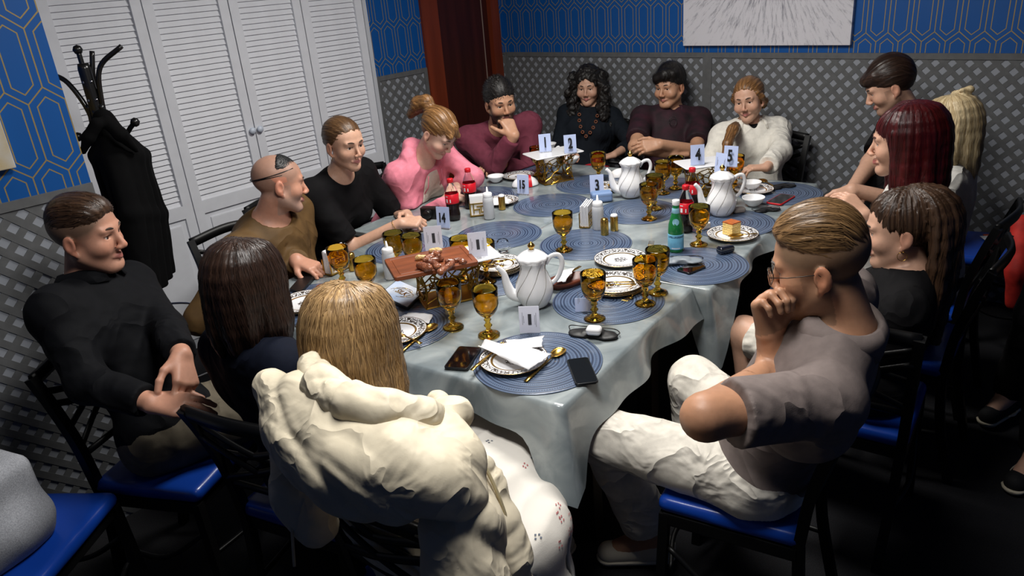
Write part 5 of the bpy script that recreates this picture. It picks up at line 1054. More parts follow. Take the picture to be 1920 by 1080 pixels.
# --- 1 man in a black shirt by the near wall
H = at(163, 440, z=1.20); pel = at(318, 800, z=.56)
p = Person('man in black button shirt and khaki trousers sitting by the trellis wall', H, (40, 3, 0), pel, 34, 1.03, .98, 1.05, skin='ruddy', neckback=.03); p.sit((-2.27, .745), 28, 'black chair with blue seat under the man in the black shirt')
p.setarm('R', at(282, 754, D=2.07), elbow=at(166, 720, D=2.14), f=(.75, .5, -.1), n=(0, -.4, 1), curl=.22); p.setarm('L', at(352, 682, D=2.12), pole=(0, .5, -1), f=(.6, -.3, -.5), n=(.4, .6, .7), curl=.5)
p.setleg('R', (-2.07, 1.1, .56), toe=(.05, 1, 0)); p.setleg('L', (-2.25, 1.15, .56), toe=(0, 1, 0)); p.body(beard=.18, beardcol=(.2, .13, .1), buzz=(.85, (.11, .075, .05)), nose=1.1, brow=(.06, .04, .03))
p.hair(cap_short(.0, .005, .064, fade=1), hm_brown, 'back', L=.03)
p.top(m_bshirt, 1.93, .014, .07, (0, .02, .035), h=.0075, amp=.006, seed=11, hem=-.12); p.collar(m_bshirt, .07, .105, .04, .35, .01); p.pants(m_khaki, amp=.007, seed=12); p.shoes(m_sneak)
# --- 2 dark haired woman from behind
H = at(472, 532, z=1.14); pel = np.array([-1.73, .90, .55])
p = Person('woman with shoulder length dark hair in navy, seen from behind', H, (108, 6, 0), pel, 95, .96, .95, .95, 1, 'fair'); p.sit((-1.725, .95), 106, 'black chair under the dark haired woman in navy')
p.setarm('R', tw(.55, -.1, .62), f=(-.2, 1, -.3)); p.setarm('L', tw(.8, -.1, .62), pole=(.3, -.5, -1), f=(.2, 1, -.3)); p.setleg('R', (-1.6, 1.28, .55), ankle=(-1.6, 1.32, .09)); p.setleg('L', (-1.83, 1.28, .55), ankle=(-1.84, 1.32, .09)); p.body(eyes=False)
F = Field(); F.ell((0, -.02, .042), (.085, .104, .088)); th = np.linspace(-2.0, 2.0, 17); locks(F, th, .15, .021, p.down(), flare=.012, curve=.05, jit=.003, seed=2); F.ell((0, .16, -.03), (.07, .09, .12), k=.02, sub=True)
p.hair(F, hm_dark, 'down', .004, .0012, seed=1, n=2600, L=.13); p.top(m_navy, 1.9, .012, .07, (0, .02, .035), amp=.004, seed=21, hem=-.1); p.pants(m_jean); p.shoes(m_sneak)
# --- 3 blonde woman in the cream puffer jacket
H = at(666, 632, z=1.14); pel = np.array([-1.18, .92, .53])
p = Person('blonde woman with cream puffer jacket over her shoulders, seen from behind', H, (112, 8, 0), pel, 92, .97, .95, .95, 1, 'fair'); p.sit((-1.17, .955), 94, 'black chair with crossed back slats behind the cream jacket')
p.setarm('R', pel+[-.03, .14, .12], f=(-.3, .2, -1)); p.setarm('L', pel+[-.1, .14, .12], f=(.3, .2, -1)); p.setleg('R', (-1.3, 1.40, .50)); p.setleg('L', (-1.47, 1.42, .50)); p.body(eyes=False)
F = Field(); F.ell((0, -.02, .042), (.084, .103, .087)); th = np.linspace(-2.1, 2.1, 20); L1 = locks(F, th, .2, .018, p.down(), flare=.004, curve=.012, jit=.002, seed=3); F.ell((0, .16, -.03), (.07, .09, .12), k=.02, sub=True)
p.hair(F, hm_blonde, 'down', .0038, .0012, seed=4, n=3600, L=.15, w=.0012)
m_dress = M('embroidered_white', c(226, 221, 212), .85, bump=(300, .3, .001))
p.top(fabric('dress_bodice', (224, 219, 210)), 1.9, .014, .075, (0, .03, .03), seed=31, name='bodice', hem=-.1)
F = Field(); KR, KL = p.leg['R'][1], p.leg['L'][1]; F.cap(p.P+[0, 0, -.01], (KR+KL)/2, .15, .08, .05); F.cap(p.leg['R'][0], KR, .105, .085, .05); F.cap(p.leg['L'][0], KL, .1, .08, .05)
sd_ = unit(np.cross(KR-p.leg['R'][0], Zv)); 
for u in np.linspace(0, 1, 9):
    w_ = .03+(.105*math.sin(PI*u/.62) if u < .62 else 0); q = p.leg['R'][0]*(1-u)+KR*u; r_ = .05+.03*(u < .6)
    F.chain([q+sd_*.02, q+sd_*w_-[0, 0, .02], q+sd_*(w_+(.03+.02*math.sin(u*9))*(u < .6))-[0, 0, .16], q+sd_*(w_+(.03+.02*math.sin(u*9+1))*(u < .6))-[0, 0, .37]], [.08, r_, .05, .05], .035)
F.chain([KR, KR+[0, 0, -.2], KR*[1, 1, 0]+[0, 0, .14]], [.085, .08, .1], .04); F.chain([KL, KL*[1, 1, 0]+[0, 0, .14]], [.08, .1], .04); F.cut((0, 0, .1), (0, 0, -1))
sk = p.cloth('skirt', F, m_dress, .008, .014, 30, 33, dirs=(.5, .5, -.1))
dg = bpy.context.evaluated_depsgraph_get(); fl = {k: B() for k in ('r', 'b')}; me = sk.data; g = np.random.default_rng(9); cnt = 0
nv = len(me.vertices); CO = np.zeros(nv*3, np.float32); me.vertices.foreach_get('co', CO); CO = CO.reshape(-1, 3); NO = np.zeros(nv*3, np.float32); me.vertices.foreach_get('normal', NO); NO = NO.reshape(-1, 3)
for i in g.choice(nv, 150, replace=False):
    v, nn = CO[i].astype(float), NO[i].astype(float); a = unit(np.cross(nn, [0, 0, 1])+1e-6); b_ = np.cross(nn, a)
    for k in range(4):
        an = k*1.57+g.random(); b = fl['r' if (i % 3) else 'b']; o = v+nn*.0015+.008*(a*math.cos(an)+b_*math.sin(an)); b.quad(o-.004*a, o-.003*b_, o+.004*a, o+.003*b_)
for k, cl in (('r', (188, 110, 112)), ('b', (104, 112, 128))): tag(fl[k].obj('embroidery', M('thread_'+k, c(*cl), .8), sk), kind='stuff')
p.shoes(m_offshoe)
# the jacket: yoke, rolled collar, back and two empty hanging sleeves
m_puff = fabric('cream_puffer', (226, 214, 188), .6, (30, .04), (300, .1, .001), (9, .34, .013))
ja = empty('puffer_jacket', p.base, 0, 'cream puffer jacket draped round the blonde woman and over her chair', 'jacket'); D0 = 1.5
def jd(x, y, D=D0): return at(x, y, D=D)
def puff(sd, amp=.010, sc=11, dirs=(.2, .5, .5)):
    """quilted down: narrow pulled-in creases with finer gathers"""
    g = np.random.default_rng(sd); K = g.normal(size=(7, 3))*.35+np.array(dirs)*np.where(np.arange(7)[:, None] % 2, 1, [1, -1, .4]); K /= np.linalg.norm(K, axis=1)[:, None]; sc_ = sc*np.array([.7, 1, 1.3, 2.2, 2.8, 3.6, 4.5]); wt = np.array([1, .9, .7, .3, .2, .12, .08]); ph = g.random(7)*6.28; W = g.normal(size=(3, 3))*sc*.45
    def f(P):
        Pw = P+.05*np.sin(P@W.T+ph[:3])+.012*np.sin(P@W.T*2.7+ph[2:5]); return amp*(sum(wt[i]*(1-np.abs(np.sin(Pw@K[i]*sc_[i]+ph[i])))**4 for i in range(7))-.55)
    return f
F = Field(); F.chain([jd(505, 722, 1.5), jd(560, 752, 1.44), jd(640, 790, 1.38), jd(740, 822, 1.34), jd(820, 828, 1.36)], [.022, .045, .058, .06, .05], .05)
F.chain([jd(512, 728, 1.5), jd(548, 800, 1.45), jd(590, 860, 1.4)], [.022, .045, .055], .05); F.chain([jd(590, 820, 1.4), jd(660, 872, 1.34), jd(740, 890, 1.3), jd(810, 880, 1.3)], [.06, .075, .075, .055], .05); F.chain([jd(650, 880, 1.34), jd(700, 925, 1.32)], [.055, .04], .04)
F.chain([jd(820, 820, 1.37), jd(855, 870, 1.32), jd(880, 935, 1.3)], [.045, .05, .035], .04); F.chain([jd(760, 870, 1.27), jd(820, 905, 1.26), jd(862, 935, 1.27)], [.05, .05, .035], .03)
p.press(F); V, Q = F.mesh(.0065, disp=puff(44)); mk('yoke', np_mesh('yoke', V-p.base, Q), m_puff, ja)
F = Field(); F.chain([jd(640, 900, 1.66), jd(690, 1000, 1.7), jd(720, 1110, 1.74)], [.08, .09, .09], .05); F.chain([jd(740, 900, 1.66), jd(765, 1000, 1.7), jd(780, 1110, 1.74)], [.08, .09, .09], .05); p.press(F); V, Q = F.mesh(.008, disp=puff(45)); mk('back_panel', np_mesh('back', V-p.base, Q), m_puff, ja)
F = Field(); F.chain([jd(588, 690, 1.48), jd(604, 726, 1.4), jd(652, 754, 1.345), jd(725, 775, 1.315), jd(790, 783, 1.33), jd(826, 778, 1.38)], [.026, .034, .037, .036, .03, .02], .02); F.chain([jd(588, 690, 1.48), jd(600, 680, 1.62), jd(640, 684, 1.7)], [.026, .024, .022], .02); F.chain([jd(830, 784, 1.38), jd(852, 776, 1.42), jd(846, 790, 1.4)], [.02, .03, .022], .012); F.chain([jd(838, 770, 1.45), jd(820, 752, 1.6)], [.024, .02], .02)
V, Q = F.mesh(.0055, disp=puff(46, .009, 18)); mk('rolled_collar', np_mesh('collar', V-p.base, Q), m_puff, ja)
for nm, ch, rs, sd in (('sleeve', [jd(545, 850, 1.52), jd(565, 915, 1.5), jd(592, 985, 1.5)], [.04, .052, .04], 47), ('sleeve', [jd(850, 925, 1.34), jd(862, 990, 1.31), jd(876, 1080, 1.31), jd(892, 1180, 1.32)], [.055, .068, .068, .06], 48), ('front_panel', [jd(862, 850, 1.42), jd(905, 900, 1.42), jd(930, 980, 1.41), jd(948, 1060, 1.41), jd(955, 1150, 1.42)], [.025, .035, .042, .045, .045], 49)):
    F = Field(); F.chain(ch, rs, .04); p.press(F); V, Q = F.mesh(.0065, disp=puff(sd, .013, 14, (.1, .1, .8))); mk(nm, np_mesh(nm, V-p.base, Q), m_puff, ja)
B().tube([q-p.base for q in bez([jd(850, 790, 1.4), jd(895, 850, 1.39), jd(935, 930, 1.375), jd(962, 1020, 1.37), jd(972, 1100, 1.37)], 8)], .0035, 6).obj('zip', M('zip_teeth', c(190, 176, 140), .4, .3), ja)
B().tube([q-p.base for q in bez([jd(545, 920, 1.46), jd(548, 1000, 1.46), jd(552, 1062, 1.46)], 6)], .003, 6).obj('drawcord', M('cord', c(196, 186, 160), .7), ja)

# --- 4 bald man in brown with a sleep mask on his head
H = at(524, 345, z=1.10); pel = np.array([-3.0, 1.53, .55])
p = Person('stocky bald man in brown sweater with a sleep mask pushed up', H, (66, 8, 6), pel, 22, 1.04, 1.12, 1.28, skin='ruddy', neckback=.06); p.sit((-2.97, 1.535), -4, 'black chair behind the man in the brown sweater')
p.setarm('L', at(556, 488, z=.808), pole=(-.6, .35, -.6), f=(.8, .2, -.2)); p.setarm('R', H+[.16, -.27, -.36], pole=(-.4, -.8, -.5), f=(.8, .5, 0)); p.setleg('R', (-2.57, 1.4, .55), ankle=(-2.6, 1.4, .09)); p.setleg('L', (-2.58, 1.62, .55), ankle=(-2.62, 1.62, .09))
p.body(beard=.5, beardcol=(.3, .25, .22), buzz=(.5, (.2, .15, .12)), wide=1.06, nose=1.1, eyes=True, brow=(.1, .08, .07)); p.top(m_bsweat, 1.93, .018, .082, (0, .02, .045), h=.008, amp=.006, seed=41, belly=.05, hem=-.1, name='sweater'); p.pants(m_black); p.shoes(m_sneak)
F = Field(); F.ell((0, -.016, .036), (.081, .101, .089), k=.001); F.ell((0, -.016, .036), (.076, .096, .084), k=.001, sub=True); F.cut((0, 0, .062), (0, .1, -1), .01); F.cut((0, -.005, .1), (-.3, -1, 0), .01); F.cut((-.03, 0, 0), (-1, 0, 0), .01)
V, Q = F.mesh(.004); o = mk('sleep_mask', np_mesh('m', V, Q), m_satin, p.e); o.matrix_local = p.M4
b = B(); b.tube([(.0785*math.sin(q), -.016-.098*math.cos(q), .03-.0*q+.012*math.cos(q)*-1+.035*(1-math.cos(q))*.5) for q in np.linspace(-2.3, 2.3, 30)], .0022, 5); o = b.obj('mask_strap', m_blk, p.e); o.matrix_local = p.M4
b = B(); b.tube([(.0785*math.sin(q), -.016-.098*math.cos(q), .024-.006*math.cos(q)+.03*(1-math.cos(q))*.5) for q in np.linspace(.0, 2.2, 20)], .0022, 5); o = b.obj('mask_strap', m_blk, p.e); o.matrix_local = p.M4

# --- 5 woman in a black T-shirt
H = at(646, 270, z=1.17); pel = np.array([H[0]-.36, H[1]-.01, .54])
p = Person('woman in black T-shirt with hair pulled back, hands clasped on the table', H, (0, 6, 0), pel, 8, 1.0, 1.08, 1.08, 1, 'fair', neckback=.05, reach=1.09); p.sit(under(pel), 8, 'black chair under the woman in the black T-shirt')
p.setarm('R', at(752, 418, z=.80), pole=(-.5, -.45, -.45), f=(.7, .5, .0), n=(-.2, -.6, .8), curl=.75, thumb=.7); p.setarm('L', at(763, 402, z=.80), pole=(-.6, .4, -.45), f=(.75, -.35, .0), n=(.1, .7, .7), curl=.7, thumb=.7); p.setleg('R', (-2.83, 1.92, .55), ankle=(-2.9, 1.92, .09)); p.setleg('L', (-2.83, 2.17, .55), ankle=(-2.9, 2.17, .09)); p.body(wide=1.03, lips=(.5, .15, .16), brow=(.07, .045, .03))
F = cap_short(.006, .0, .06, -.07, ears=False); F.ell((0, -.115, .0), (.035, .03, .035), k=.02); p.hair(F, hm_lbrown, 'back'); p.top(m_black, .85, .013, .078, (0, .03, .045), h=.008, amp=.004, seed=51, belly=.01, hem=-.1, flare=.008, name='t_shirt'); p.pants(m_black); p.shoes(m_sneak)
for q in (-1, 1): B().tube([(q*.079, -.005+.009*math.sin(a), -.056+.009*math.cos(a)) for a in np.linspace(0, 2*PI, 13)], .0009, 5).obj('earring', m_gold, p.e).matrix_local = p.M4
E_, W_ = p.arm['R'][1:]; dd = unit(W_-E_); s1 = unit(np.cross(dd, Zv)); s2 = np.cross(dd, s1); B().tube([W_-dd*.03+.031*(math.cos(a)*s1+math.sin(a)*s2)-p.base for a in np.linspace(0, 2*PI, 17)], .0012, 5).obj('bracelet', m_gold, p.e)

# --- 6 woman in a pink hoodie looking down
H = at(822, 250, z=1.12); pel = np.array([H[0]-.49, H[1]+.05, .54])
p = Person('woman in pink hoodie with a ponytail, looking down', H, (5, 38, 5), pel, 2, .98, 1.04, .98, 1, 'pale', neckback=.06); p.sit(under(pel), 5, 'black chair under the woman in the pink hoodie')
p.setarm('R', at(838, 372, z=.80), pole=(-.6, -.25, -.8), f=(.5, .8, -.1), curl=.5); p.setarm('L', at(852, 352, z=.80), elbow=at(888, 332, z=.85), f=(.6, -.6, 0), curl=.4); p.setleg('R', (-2.87, 2.46, .55), ankle=(-2.94, 2.46, .09)); p.setleg('L', (-2.87, 2.72, .55), ankle=(-2.94, 2.72, .09)); p.body(cheeks=.8, smile=.3, brow=(.15, .09, .05))
F = cap_short(.008, .004, .082, -.06); F.cap((0, .06, .095), (.03, .09, .055), .018, .014, .02); F.cap((0, .06, .095), (-.03, .09, .055), .018, .014, .02); F.chain([(0, -.1, .07), (0, -.15, .085), (.0, -.185, .04), (0, -.2, -.04)], [.028, .035, .04, .02], .02); p.hair(F, hairmat('hair_auburn', c(84, 56, 32), c(164, 120, 74)), 'back', amp=.002)
p.top(m_cream, 1.2, .012, .085, (0, .05, .03), amp=.003, seed=61, name='t_shirt', belly=.0, hem=-.1)
F = Field(); p.torso(F, .024, belly=.0); [p.armF(F, q, .02, 1.88, flare=.004) for q in 'LR']; F.cap(p.N+p.fw*.17+p.up*.05, p.P+p.fw*.27, .098, .11, .02, True); F.ell(p.N+p.T@np.array([0, .05, .05]), (.078, .08, .07), p.T, .01, True); F.cut(p.P-p.up*.08, -p.up); F.chain([p.N+p.T@np.array([x, y, z]) for x, y, z in ((-.085, .04, .0), (-.085, -.03, .015), (0, -.085, .0), (.085, -.03, .015), (.085, .04, .0))], [.02, .035, .045, .035, .02], .03)
p.cloth('hoodie', F, m_pink, .008, .007, 24, 62); p.pants(m_jean); p.shoes(m_sneak)
for q in (-1, 1): B().tube([p.N+p.T@np.array([q*x, y, z])-p.base for x, y, z in ((.05, .1, -.02), (.055, .125, -.08), (.06, .12, -.14))], .003, 5).obj('drawstring', m_pink, p.e)

# --- 7 bearded man in maroon, chin on hand
H = at(938, 192, z=1.15); pel = np.array([H[0]-.42, H[1]+.32, .54])
p = Person('dark bearded man in maroon sweatshirt resting his chin on his hand', H, (-28, 8, -4), pel, -32, 1.03, 1.08, 1.05, skin='mid', neckback=.06); p.sit(under(pel), -35, 'black chair under the man in maroon')
ch_ = p.H+p.hs*(p.R@np.array([.02, .1, -.1])); p.setarm('R', at(964, 254, D=p.H@CR[2]-CAM@CR[2]-.15), elbow=at(926, 310, z=.82), f=unit(at(948, 222, D=p.H@CR[2]-CAM@CR[2]-.13)-at(964, 254, D=p.H@CR[2]-CAM@CR[2]-.15)), n=(.7, -.3, .2), curl=.75, thumb=.2); p.setarm('L', at(938, 306, z=.815), pole=(.15, .7, -.7), f=(-.2, -.9, 0), n=(0, 0, 1)); p.setleg('R', (-3.12, 3.18, .55), ankle=(-3.16, 3.2, .09)); p.setleg('L', (-3.0, 3.4, .55), ankle=(-3.03, 3.44, .09))
p.body(beard=.95, beardcol=(.022, .016, .013), wide=1.02, brow=(.02, .015, .012)); p.hair(cap_short(.009, .014, .084, -.05), hm_black, 'back', L=.03, lift=.006); p.top(m_maroon, 1.9, .014, .07, (0, .03, .04), h=.008, amp=.006, seed=71, name='sweatshirt', hem=-.1); p.pants(m_black); p.shoes(m_sneak)
# --- 8 woman with black curly hair
H = at(1103, 163, z=1.09); pel = np.array([H[0]+.0, 4.04, .53])
p = Person('woman with long curly black hair and bead necklace', H, (-66, 4, 0), pel, -58, .98, 1.0, 1.0, 1, 'fair', neckback=.02); p.sit((pel[0], 4.045), -90, 'black chair under the woman with curly black hair')
DD = (p.H-CAM)@CR[2]; p.setarm('L', at(1152, 290, D=DD-.24), pole=(.9, .3, -.6), f=(-.5, -.75, -.1)); p.setarm('R', at(1075, 285, z=.74), pole=(-.9, .2, -.4), f=(.3, -.9, 0)); p.setleg('R', (pel[0]+.02, 3.63, .54), ankle=(pel[0]+.02, 3.76, .09), toe=(0, -1, 0)); p.setleg('L', (pel[0]+.21, 3.63, .54), ankle=(pel[0]+.2, 3.76, .09), toe=(0, -1, 0)); p.body(smile=.8, lips=(.52, .14, .15), brow=(.03, .02, .016))
F = cap_short(.016, .012, .075, -.06); g = np.random.default_rng(8)
for i in range(85):
    t_ = g.uniform(-2.15, 2.15); r_ = g.uniform(.95, 1.5); z_ = g.uniform(-.27, .09); F.ell((math.sin(t_)*.092*r_, -.02-math.cos(t_)*.1*r_+.02*(z_ < -.12), z_), (.03, .03, .035), k=.012)

for q in (-1, 1):
    F.chain([(q*.088, .0, .02), (q*.112, .02, -.08), (q*.118, .065, -.18), (q*.108, .095, -.27)], [.03, .038, .036, .02], .02)
    for k in range(16): F.ell((q*(.115+.02*g.normal()), .025+.03*g.normal()+k*.004, -.02-k*.016), (.024, .024, .028), k=.012)
F.ell((0, .13, -.05), (.07, .1, .135), k=.012, sub=True); p.hair(F, hm_black, 'curl', amp=.004, L=.06, lift=.006); p.top(m_teal, 1.6, .014, .07, (0, .03, .035), amp=.005, seed=81, name='dress', hem=-.1); p.pants(M('red_skirt', c(176, 24, 36), .7, noise=(20, .2)), 1.0, name='skirt'); p.shoes(m_sneak)
m_bead = M('wood_bead', c(126, 70, 40), .4); nk = [(.062, .10, -.02), (.06, .125, -.06), (.055, .142, -.10), (.042, .152, -.14), (.025, .156, -.175), (0, .158, -.2)]
nk = nk+[(-x, y, z) for x, y, z in nk[-2::-1]]; FQ = [p.N+p.T@(np.array(q)) for q in nk]; ne = B().tube([q-p.base for q in FQ], .001, 5).obj('necklace', m_blk, p.e)
for q in FQ[1:-1]: B().tube([q-p.base+.009*(math.cos(a)*p.rt+math.sin(a)*p.up) for a in np.linspace(0, 2*PI, 13)], .0035, 6).obj('bead', m_bead, ne)

# --- 9 man with crossed arms
H = at(1256, 163, z=1.11); pel = np.array([H[0]+.04, 4.03, .53])
p = Person('man with black hair in dark patterned polo, arms crossed', H, (-92, 2, -3), pel, -52, 1.0, 1.0, 1.05, skin='mid', neckback=.03); p.sit((pel[0], 4.04), -90, 'black chair under the man with crossed arms')
DD = (p.H-CAM)@CR[2]; p.setarm('L', at(1238, 270, D=DD-.33), elbow=at(1306, 284, D=DD-.17), f=unit(at(1190, 278, D=DD-.33)-at(1238, 270, D=DD-.33)), n=unit(CAM-p.H)+[0, 0, .5], curl=.3); p.setarm('R', at(1262, 290, D=DD-.26), elbow=at(1192, 275, D=DD-.15), f=unit(at(1300, 285, D=DD-.2)-at(1262, 290, D=DD-.26)), n=(0, -.5, 1)); p.setleg('R', (pel[0]-.11, 3.61, .54), toe=(0, -1, 0)); p.setleg('L', (pel[0]+.11, 3.61, .54), toe=(0, -1, 0))
p.body(smile=.9, mouth_open=.6, wide=1.05, brow=(.02, .015, .012), nose=1.08, hf=.0034); F = cap_short(.013, .016, .074, -.045); F.chain([(-.062, .05, .09), (-.02, .082, .088), (.035, .082, .07), (.068, .05, .05)], [.022, .024, .02, .012], .03); p.hair(F, hm_black, 'part', L=.05, lift=.006); p.top(m_pat, .75, .014, .066, (0, .03, .045), amp=.004, seed=91, name='polo_shirt', flare=.01, v=.06, hem=-.1); p.collar(m_pat, .066, .1, .034, .5, .012); p.pants(m_black); p.shoes(m_sneak)
gp = p.N+p.T@np.array([.01, .15, -.09]); ge = B(); ge.tube([gp-p.base+p.rt*(.022*math.cos(a))+p.up*(.028*math.sin(a)) for a in np.linspace(0, 2*PI, 15)], .0014, 5); ge.obj('hanging_glasses', m_blk, p.e)
# --- 10 woman in a white knit polo
H = at(1404, 187, z=1.08); pel = np.array([H[0]+.06, 3.97, .53])
p = Person('smiling woman in white knit polo with long side ponytail', H, (-82, 4, -8), pel, -50, .98, 1.02, 1.0, 1, 'fair', neckback=.03); p.sit((pel[0], 3.985), -86, 'black chair under the woman in the white knit polo')
p.setarm('R', at(1362, 318, z=.79), pole=(-.8, .3, -.5), f=(.2, -.9, -.1)); p.setarm('L', at(1432, 332, z=.79), pole=(.9, .4, -.3), f=(-.7, -.5, 0)); p.setleg('R', (pel[0]-.1, 3.56, .54), toe=(0, -1, 0)); p.setleg('L', (pel[0]+.1, 3.56, .54), toe=(0, -1, 0)); p.body(smile=1, mouth_open=.8, lips=(.5, .15, .15), brow=(.06, .04, .03))
F = cap_short(.007, .002, .056, -.06, ears=False); F.ell((0, -.1, -.03), (.045, .035, .05), k=.02); [F.chain([(q*.07, .045, .045), (q*.081, .015, .012), (q*.078, -.035, -.025), (q*.05, -.09, -.06)], [.01, .015, .018, .02], .015) for q in (-1, 1)]; DD = (p.H-CAM)@CR[2]; lc = lambda x, y, d_: (at(x, y, D=DD+d_)-p.H)@p.R/p.hs; F.chain([(.02, -.1, -.04), (.05, -.07, -.11), (.1, -.02, -.15), lc(1374, 244, -.15), lc(1364, 270, -.2), lc(1355, 306, -.22)], [.024, .026, .031, .032, .026, .01], .015); p.hair(F, hairmat('hair_honey', c(72, 48, 30), c(158, 114, 70)), 'back', amp=.0015)
p.top(m_knit, 1.9, .02, .07, (0, .03, .045), h=.008, amp=.005, seed=101, name='knit_polo', v=.07, hem=-.1); p.collar(m_knit, .07, .118, .038, .6, .02); p.top(m_black, .1, .006, .07, (0, .035, .04), amp=0, seed=1, name='undershirt', hem=.2, h=.011); p.pants(m_jean); p.shoes(m_sneak)
for q in (-1, 1): B().tube([(q*.079, -.005+.008*math.sin(a), -.056+.008*math.cos(a)) for a in np.linspace(0, 2*PI, 13)], .0009, 5).obj('earring', m_gold, p.e).matrix_local = p.M4

# --- 11 dark haired man in a black T-shirt by the table end
H = at(1668, 162, z=1.20); pel = np.array([-1.07, 3.87, .56])
p = Person('young man in black T-shirt looking down, sitting past the table end', H, (205, 24, 0), pel, 208, 1.03, 1.0, 1.0, skin='fair', neckback=.05); p.sit((-1.07, 3.88), 256, 'black chair under the young man in the black T-shirt')
DD = (p.H-CAM)@CR[2]; p.setarm('L', at(1598, 355, D=DD-.12), pole=(.2, -.3, -1), f=unit(at(1570, 378, D=DD-.15)-at(1598, 355, D=DD-.12)), n=(.2, -.6, .7), curl=.5); p.setarm('R', at(1594, 360, D=DD+.0), pole=(-.4, .6, -1), f=unit(at(1572, 385, D=DD-.15)-at(1594, 360, D=DD)), n=(-.3, .3, .8), curl=.5); p.setleg('R', (-1.21, 3.48, .56), ankle=(-1.2, 3.57, .09), toe=(-.2, -1, 0)); p.setleg('L', (-1.02, 3.46, .56), ankle=(-1.03, 3.55, .09), toe=(-.1, -1, 0)); p.body(beard=.45, beardcol=(.1, .07, .05), brow=(.025, .018, .014), nose=1.1)
F = cap_short(.01, .012, .08, -.045); F.chain([(-.055, .05, .08), (-.02, .078, .068), (.02, .082, .064), (.055, .05, .075)], [.018, .019, .019, .018], .03); p.hair(F, hm_dark, 'back'); p.top(m_black, .8, .013, .07, (0, .03, .04), amp=.005, seed=111, name='t_shirt', flare=.008, hem=-.1); p.pants(m_black); p.shoes(m_sneak)
o = mk('shirt_print', txt('5', .06, .0006, .002), M('print_red', c(206, 40, 48), .6), p.e); fr_ = np.stack([p.rt, p.up, p.fw], 1); o.matrix_local = Matrix([[*fr_[i], (p.N+p.T@np.array([-.03, .135, -.15])-p.base)[i]] for i in range(3)]+[[0, 0, 0, 1]])
# --- 12 woman with pale blonde half bun
H = at(1770, 240, z=1.15); pel = np.array([-.69, 3.24, .55])
p = Person('woman with pale blonde hair in a small bun, white top', H, (183, 6, 0), pel, 190, .96, .95, .95, 1, 'fair'); p.sit((-.72, 3.24), 180, 'black chair under the woman with the blonde bun'); p.setarm('R', pel+[-.3, .1, .14], pole=(.5, 0, -1)); p.setarm('L', pel+[-.3, -.06, .14], pole=(.5, .1, -1)); p.setleg('R', (-1.1, 3.3, .55)); p.setleg('L', (-1.1, 3.13, .55)); p.body(brow=(.2, .14, .08))
F = cap_short(.007, .002, .075, -.055); F.ell((0, -.07, .13), (.024, .022, .026), k=.006); F.cap((0, -.06, .105), (0, -.07, .13), .016, .012, .01); F.chain([(.02, -.03, .135), (0, -.09, .15), (-.02, -.06, .15)], [.01, .012, .008], .006); locks(F, np.linspace(-1.1, 1.1, 9), .26, .02, p.down(), curve=.02, jit=.004, seed=12); p.hair(F, hm_pale, 'down'); p.top(m_white_t, 1.85, .012, .07, (0, .03, .035), seed=121, name='blouse', hem=-.1); p.pants(m_jean); p.shoes(m_sneak)
# --- 13 woman with long red hair
H = at(1693, 266, z=1.20); pel = np.array([-.65, 2.77, .56])
p = Person('woman with long dark red hair in a white shirt', H, (196, 4, 0), pel, 195, .98, .95, .95, 1, 'fair'); p.sit((-.66, 2.77), 184, 'black chair under the red haired woman'); p.setarm('R', pel+[-.3, .08, .14], pole=(.5, 0, -1)); DD = (p.H-CAM)@CR[2]; p.setarm('L', at(1622, 405, D=DD-.05), pole=(.6, .5, -.7), f=(-.6, .2, .4)); p.setleg('R', (-1.06, 2.87, .56)); p.setleg('L', (-1.06, 2.68, .56)); p.body(lips=(.5, .12, .12), brow=(.08, .03, .02))
F = Field(); F.ell((0, -.018, .044), (.09, .108, .09)); locks(F, np.linspace(-2.0, 2.0, 19), .2, .024, p.down(), rad=(.09, .105), flare=.02, curve=.0, jit=.004, seed=13); F.ell((0, .155, -.04), (.062, .09, .12), k=.02, sub=True); p.hair(F, hm_red, 'down'); p.top(m_white_t, 1.85, .014, .07, (0, .03, .035), seed=131, name='shirt', hem=-.1); p.pants(m_jean); p.shoes(m_sneak)
# --- 14 brunette with a hair claw
H = at(1688, 432, z=1.03); pel = np.array([-.63, 2.31, .54])
p = Person('brunette woman with a hair claw, dark jacket and white shorts', H, (200, 6, -4), pel, 192, .98, 1.0, 1.0, 1, 'fair', neckback=.02); p.sit((-.655, 2.265), 97, 'black chair under the brunette with the hair claw'); p.setarm('L', pel+[-.2, -.03, .11], pole=(.6, -.2, -.6), f=(-1, .3, -.3)); p.setarm('R', pel+[-.2, .06, .12], pole=(.6, .2, -.6), f=(-1, -.3, -.3)); p.setleg('L', at(1396, 622, z=.555), ankle=(-1.0, 2.33, .09)); p.setleg('R', (-1.03, 2.47, .56), ankle=(-.98, 2.47, .09)); p.body(brow=(.05, .035, .025), lips=(.5, .17, .16))
F = cap_short(.01, .004, .06, -.07, ears=False); F.ell((0, -.095, .04), (.05, .04, .05), k=.02); locks(F, np.linspace(-.9, .9, 9), .34, .026, p.down(), rad=(.085, .12), curve=.03, jit=.006, seed=14); p.hair(F, hm_brown, 'down', amp=.003)
b = B()
for k in range(6): b.tube([(-.03+.012*k, -.125, .035), (-.03+.012*k, -.15, .05), (-.03+.012*k, -.14, .075)], .004, 5)
b.tube([(-.035, -.14, .07), (.035, -.14, .07)], .006, 6); o = b.obj('hair_claw', M('claw', c(120, 78, 62), .4), p.e); o.matrix_local = p.M4
B().tube([(-.08, .0+.014*math.sin(a), -.062+.014*math.cos(a)) for a in np.linspace(0, 2*PI, 15)], .001, 5).obj('earring', m_gold, p.e).matrix_local = p.M4
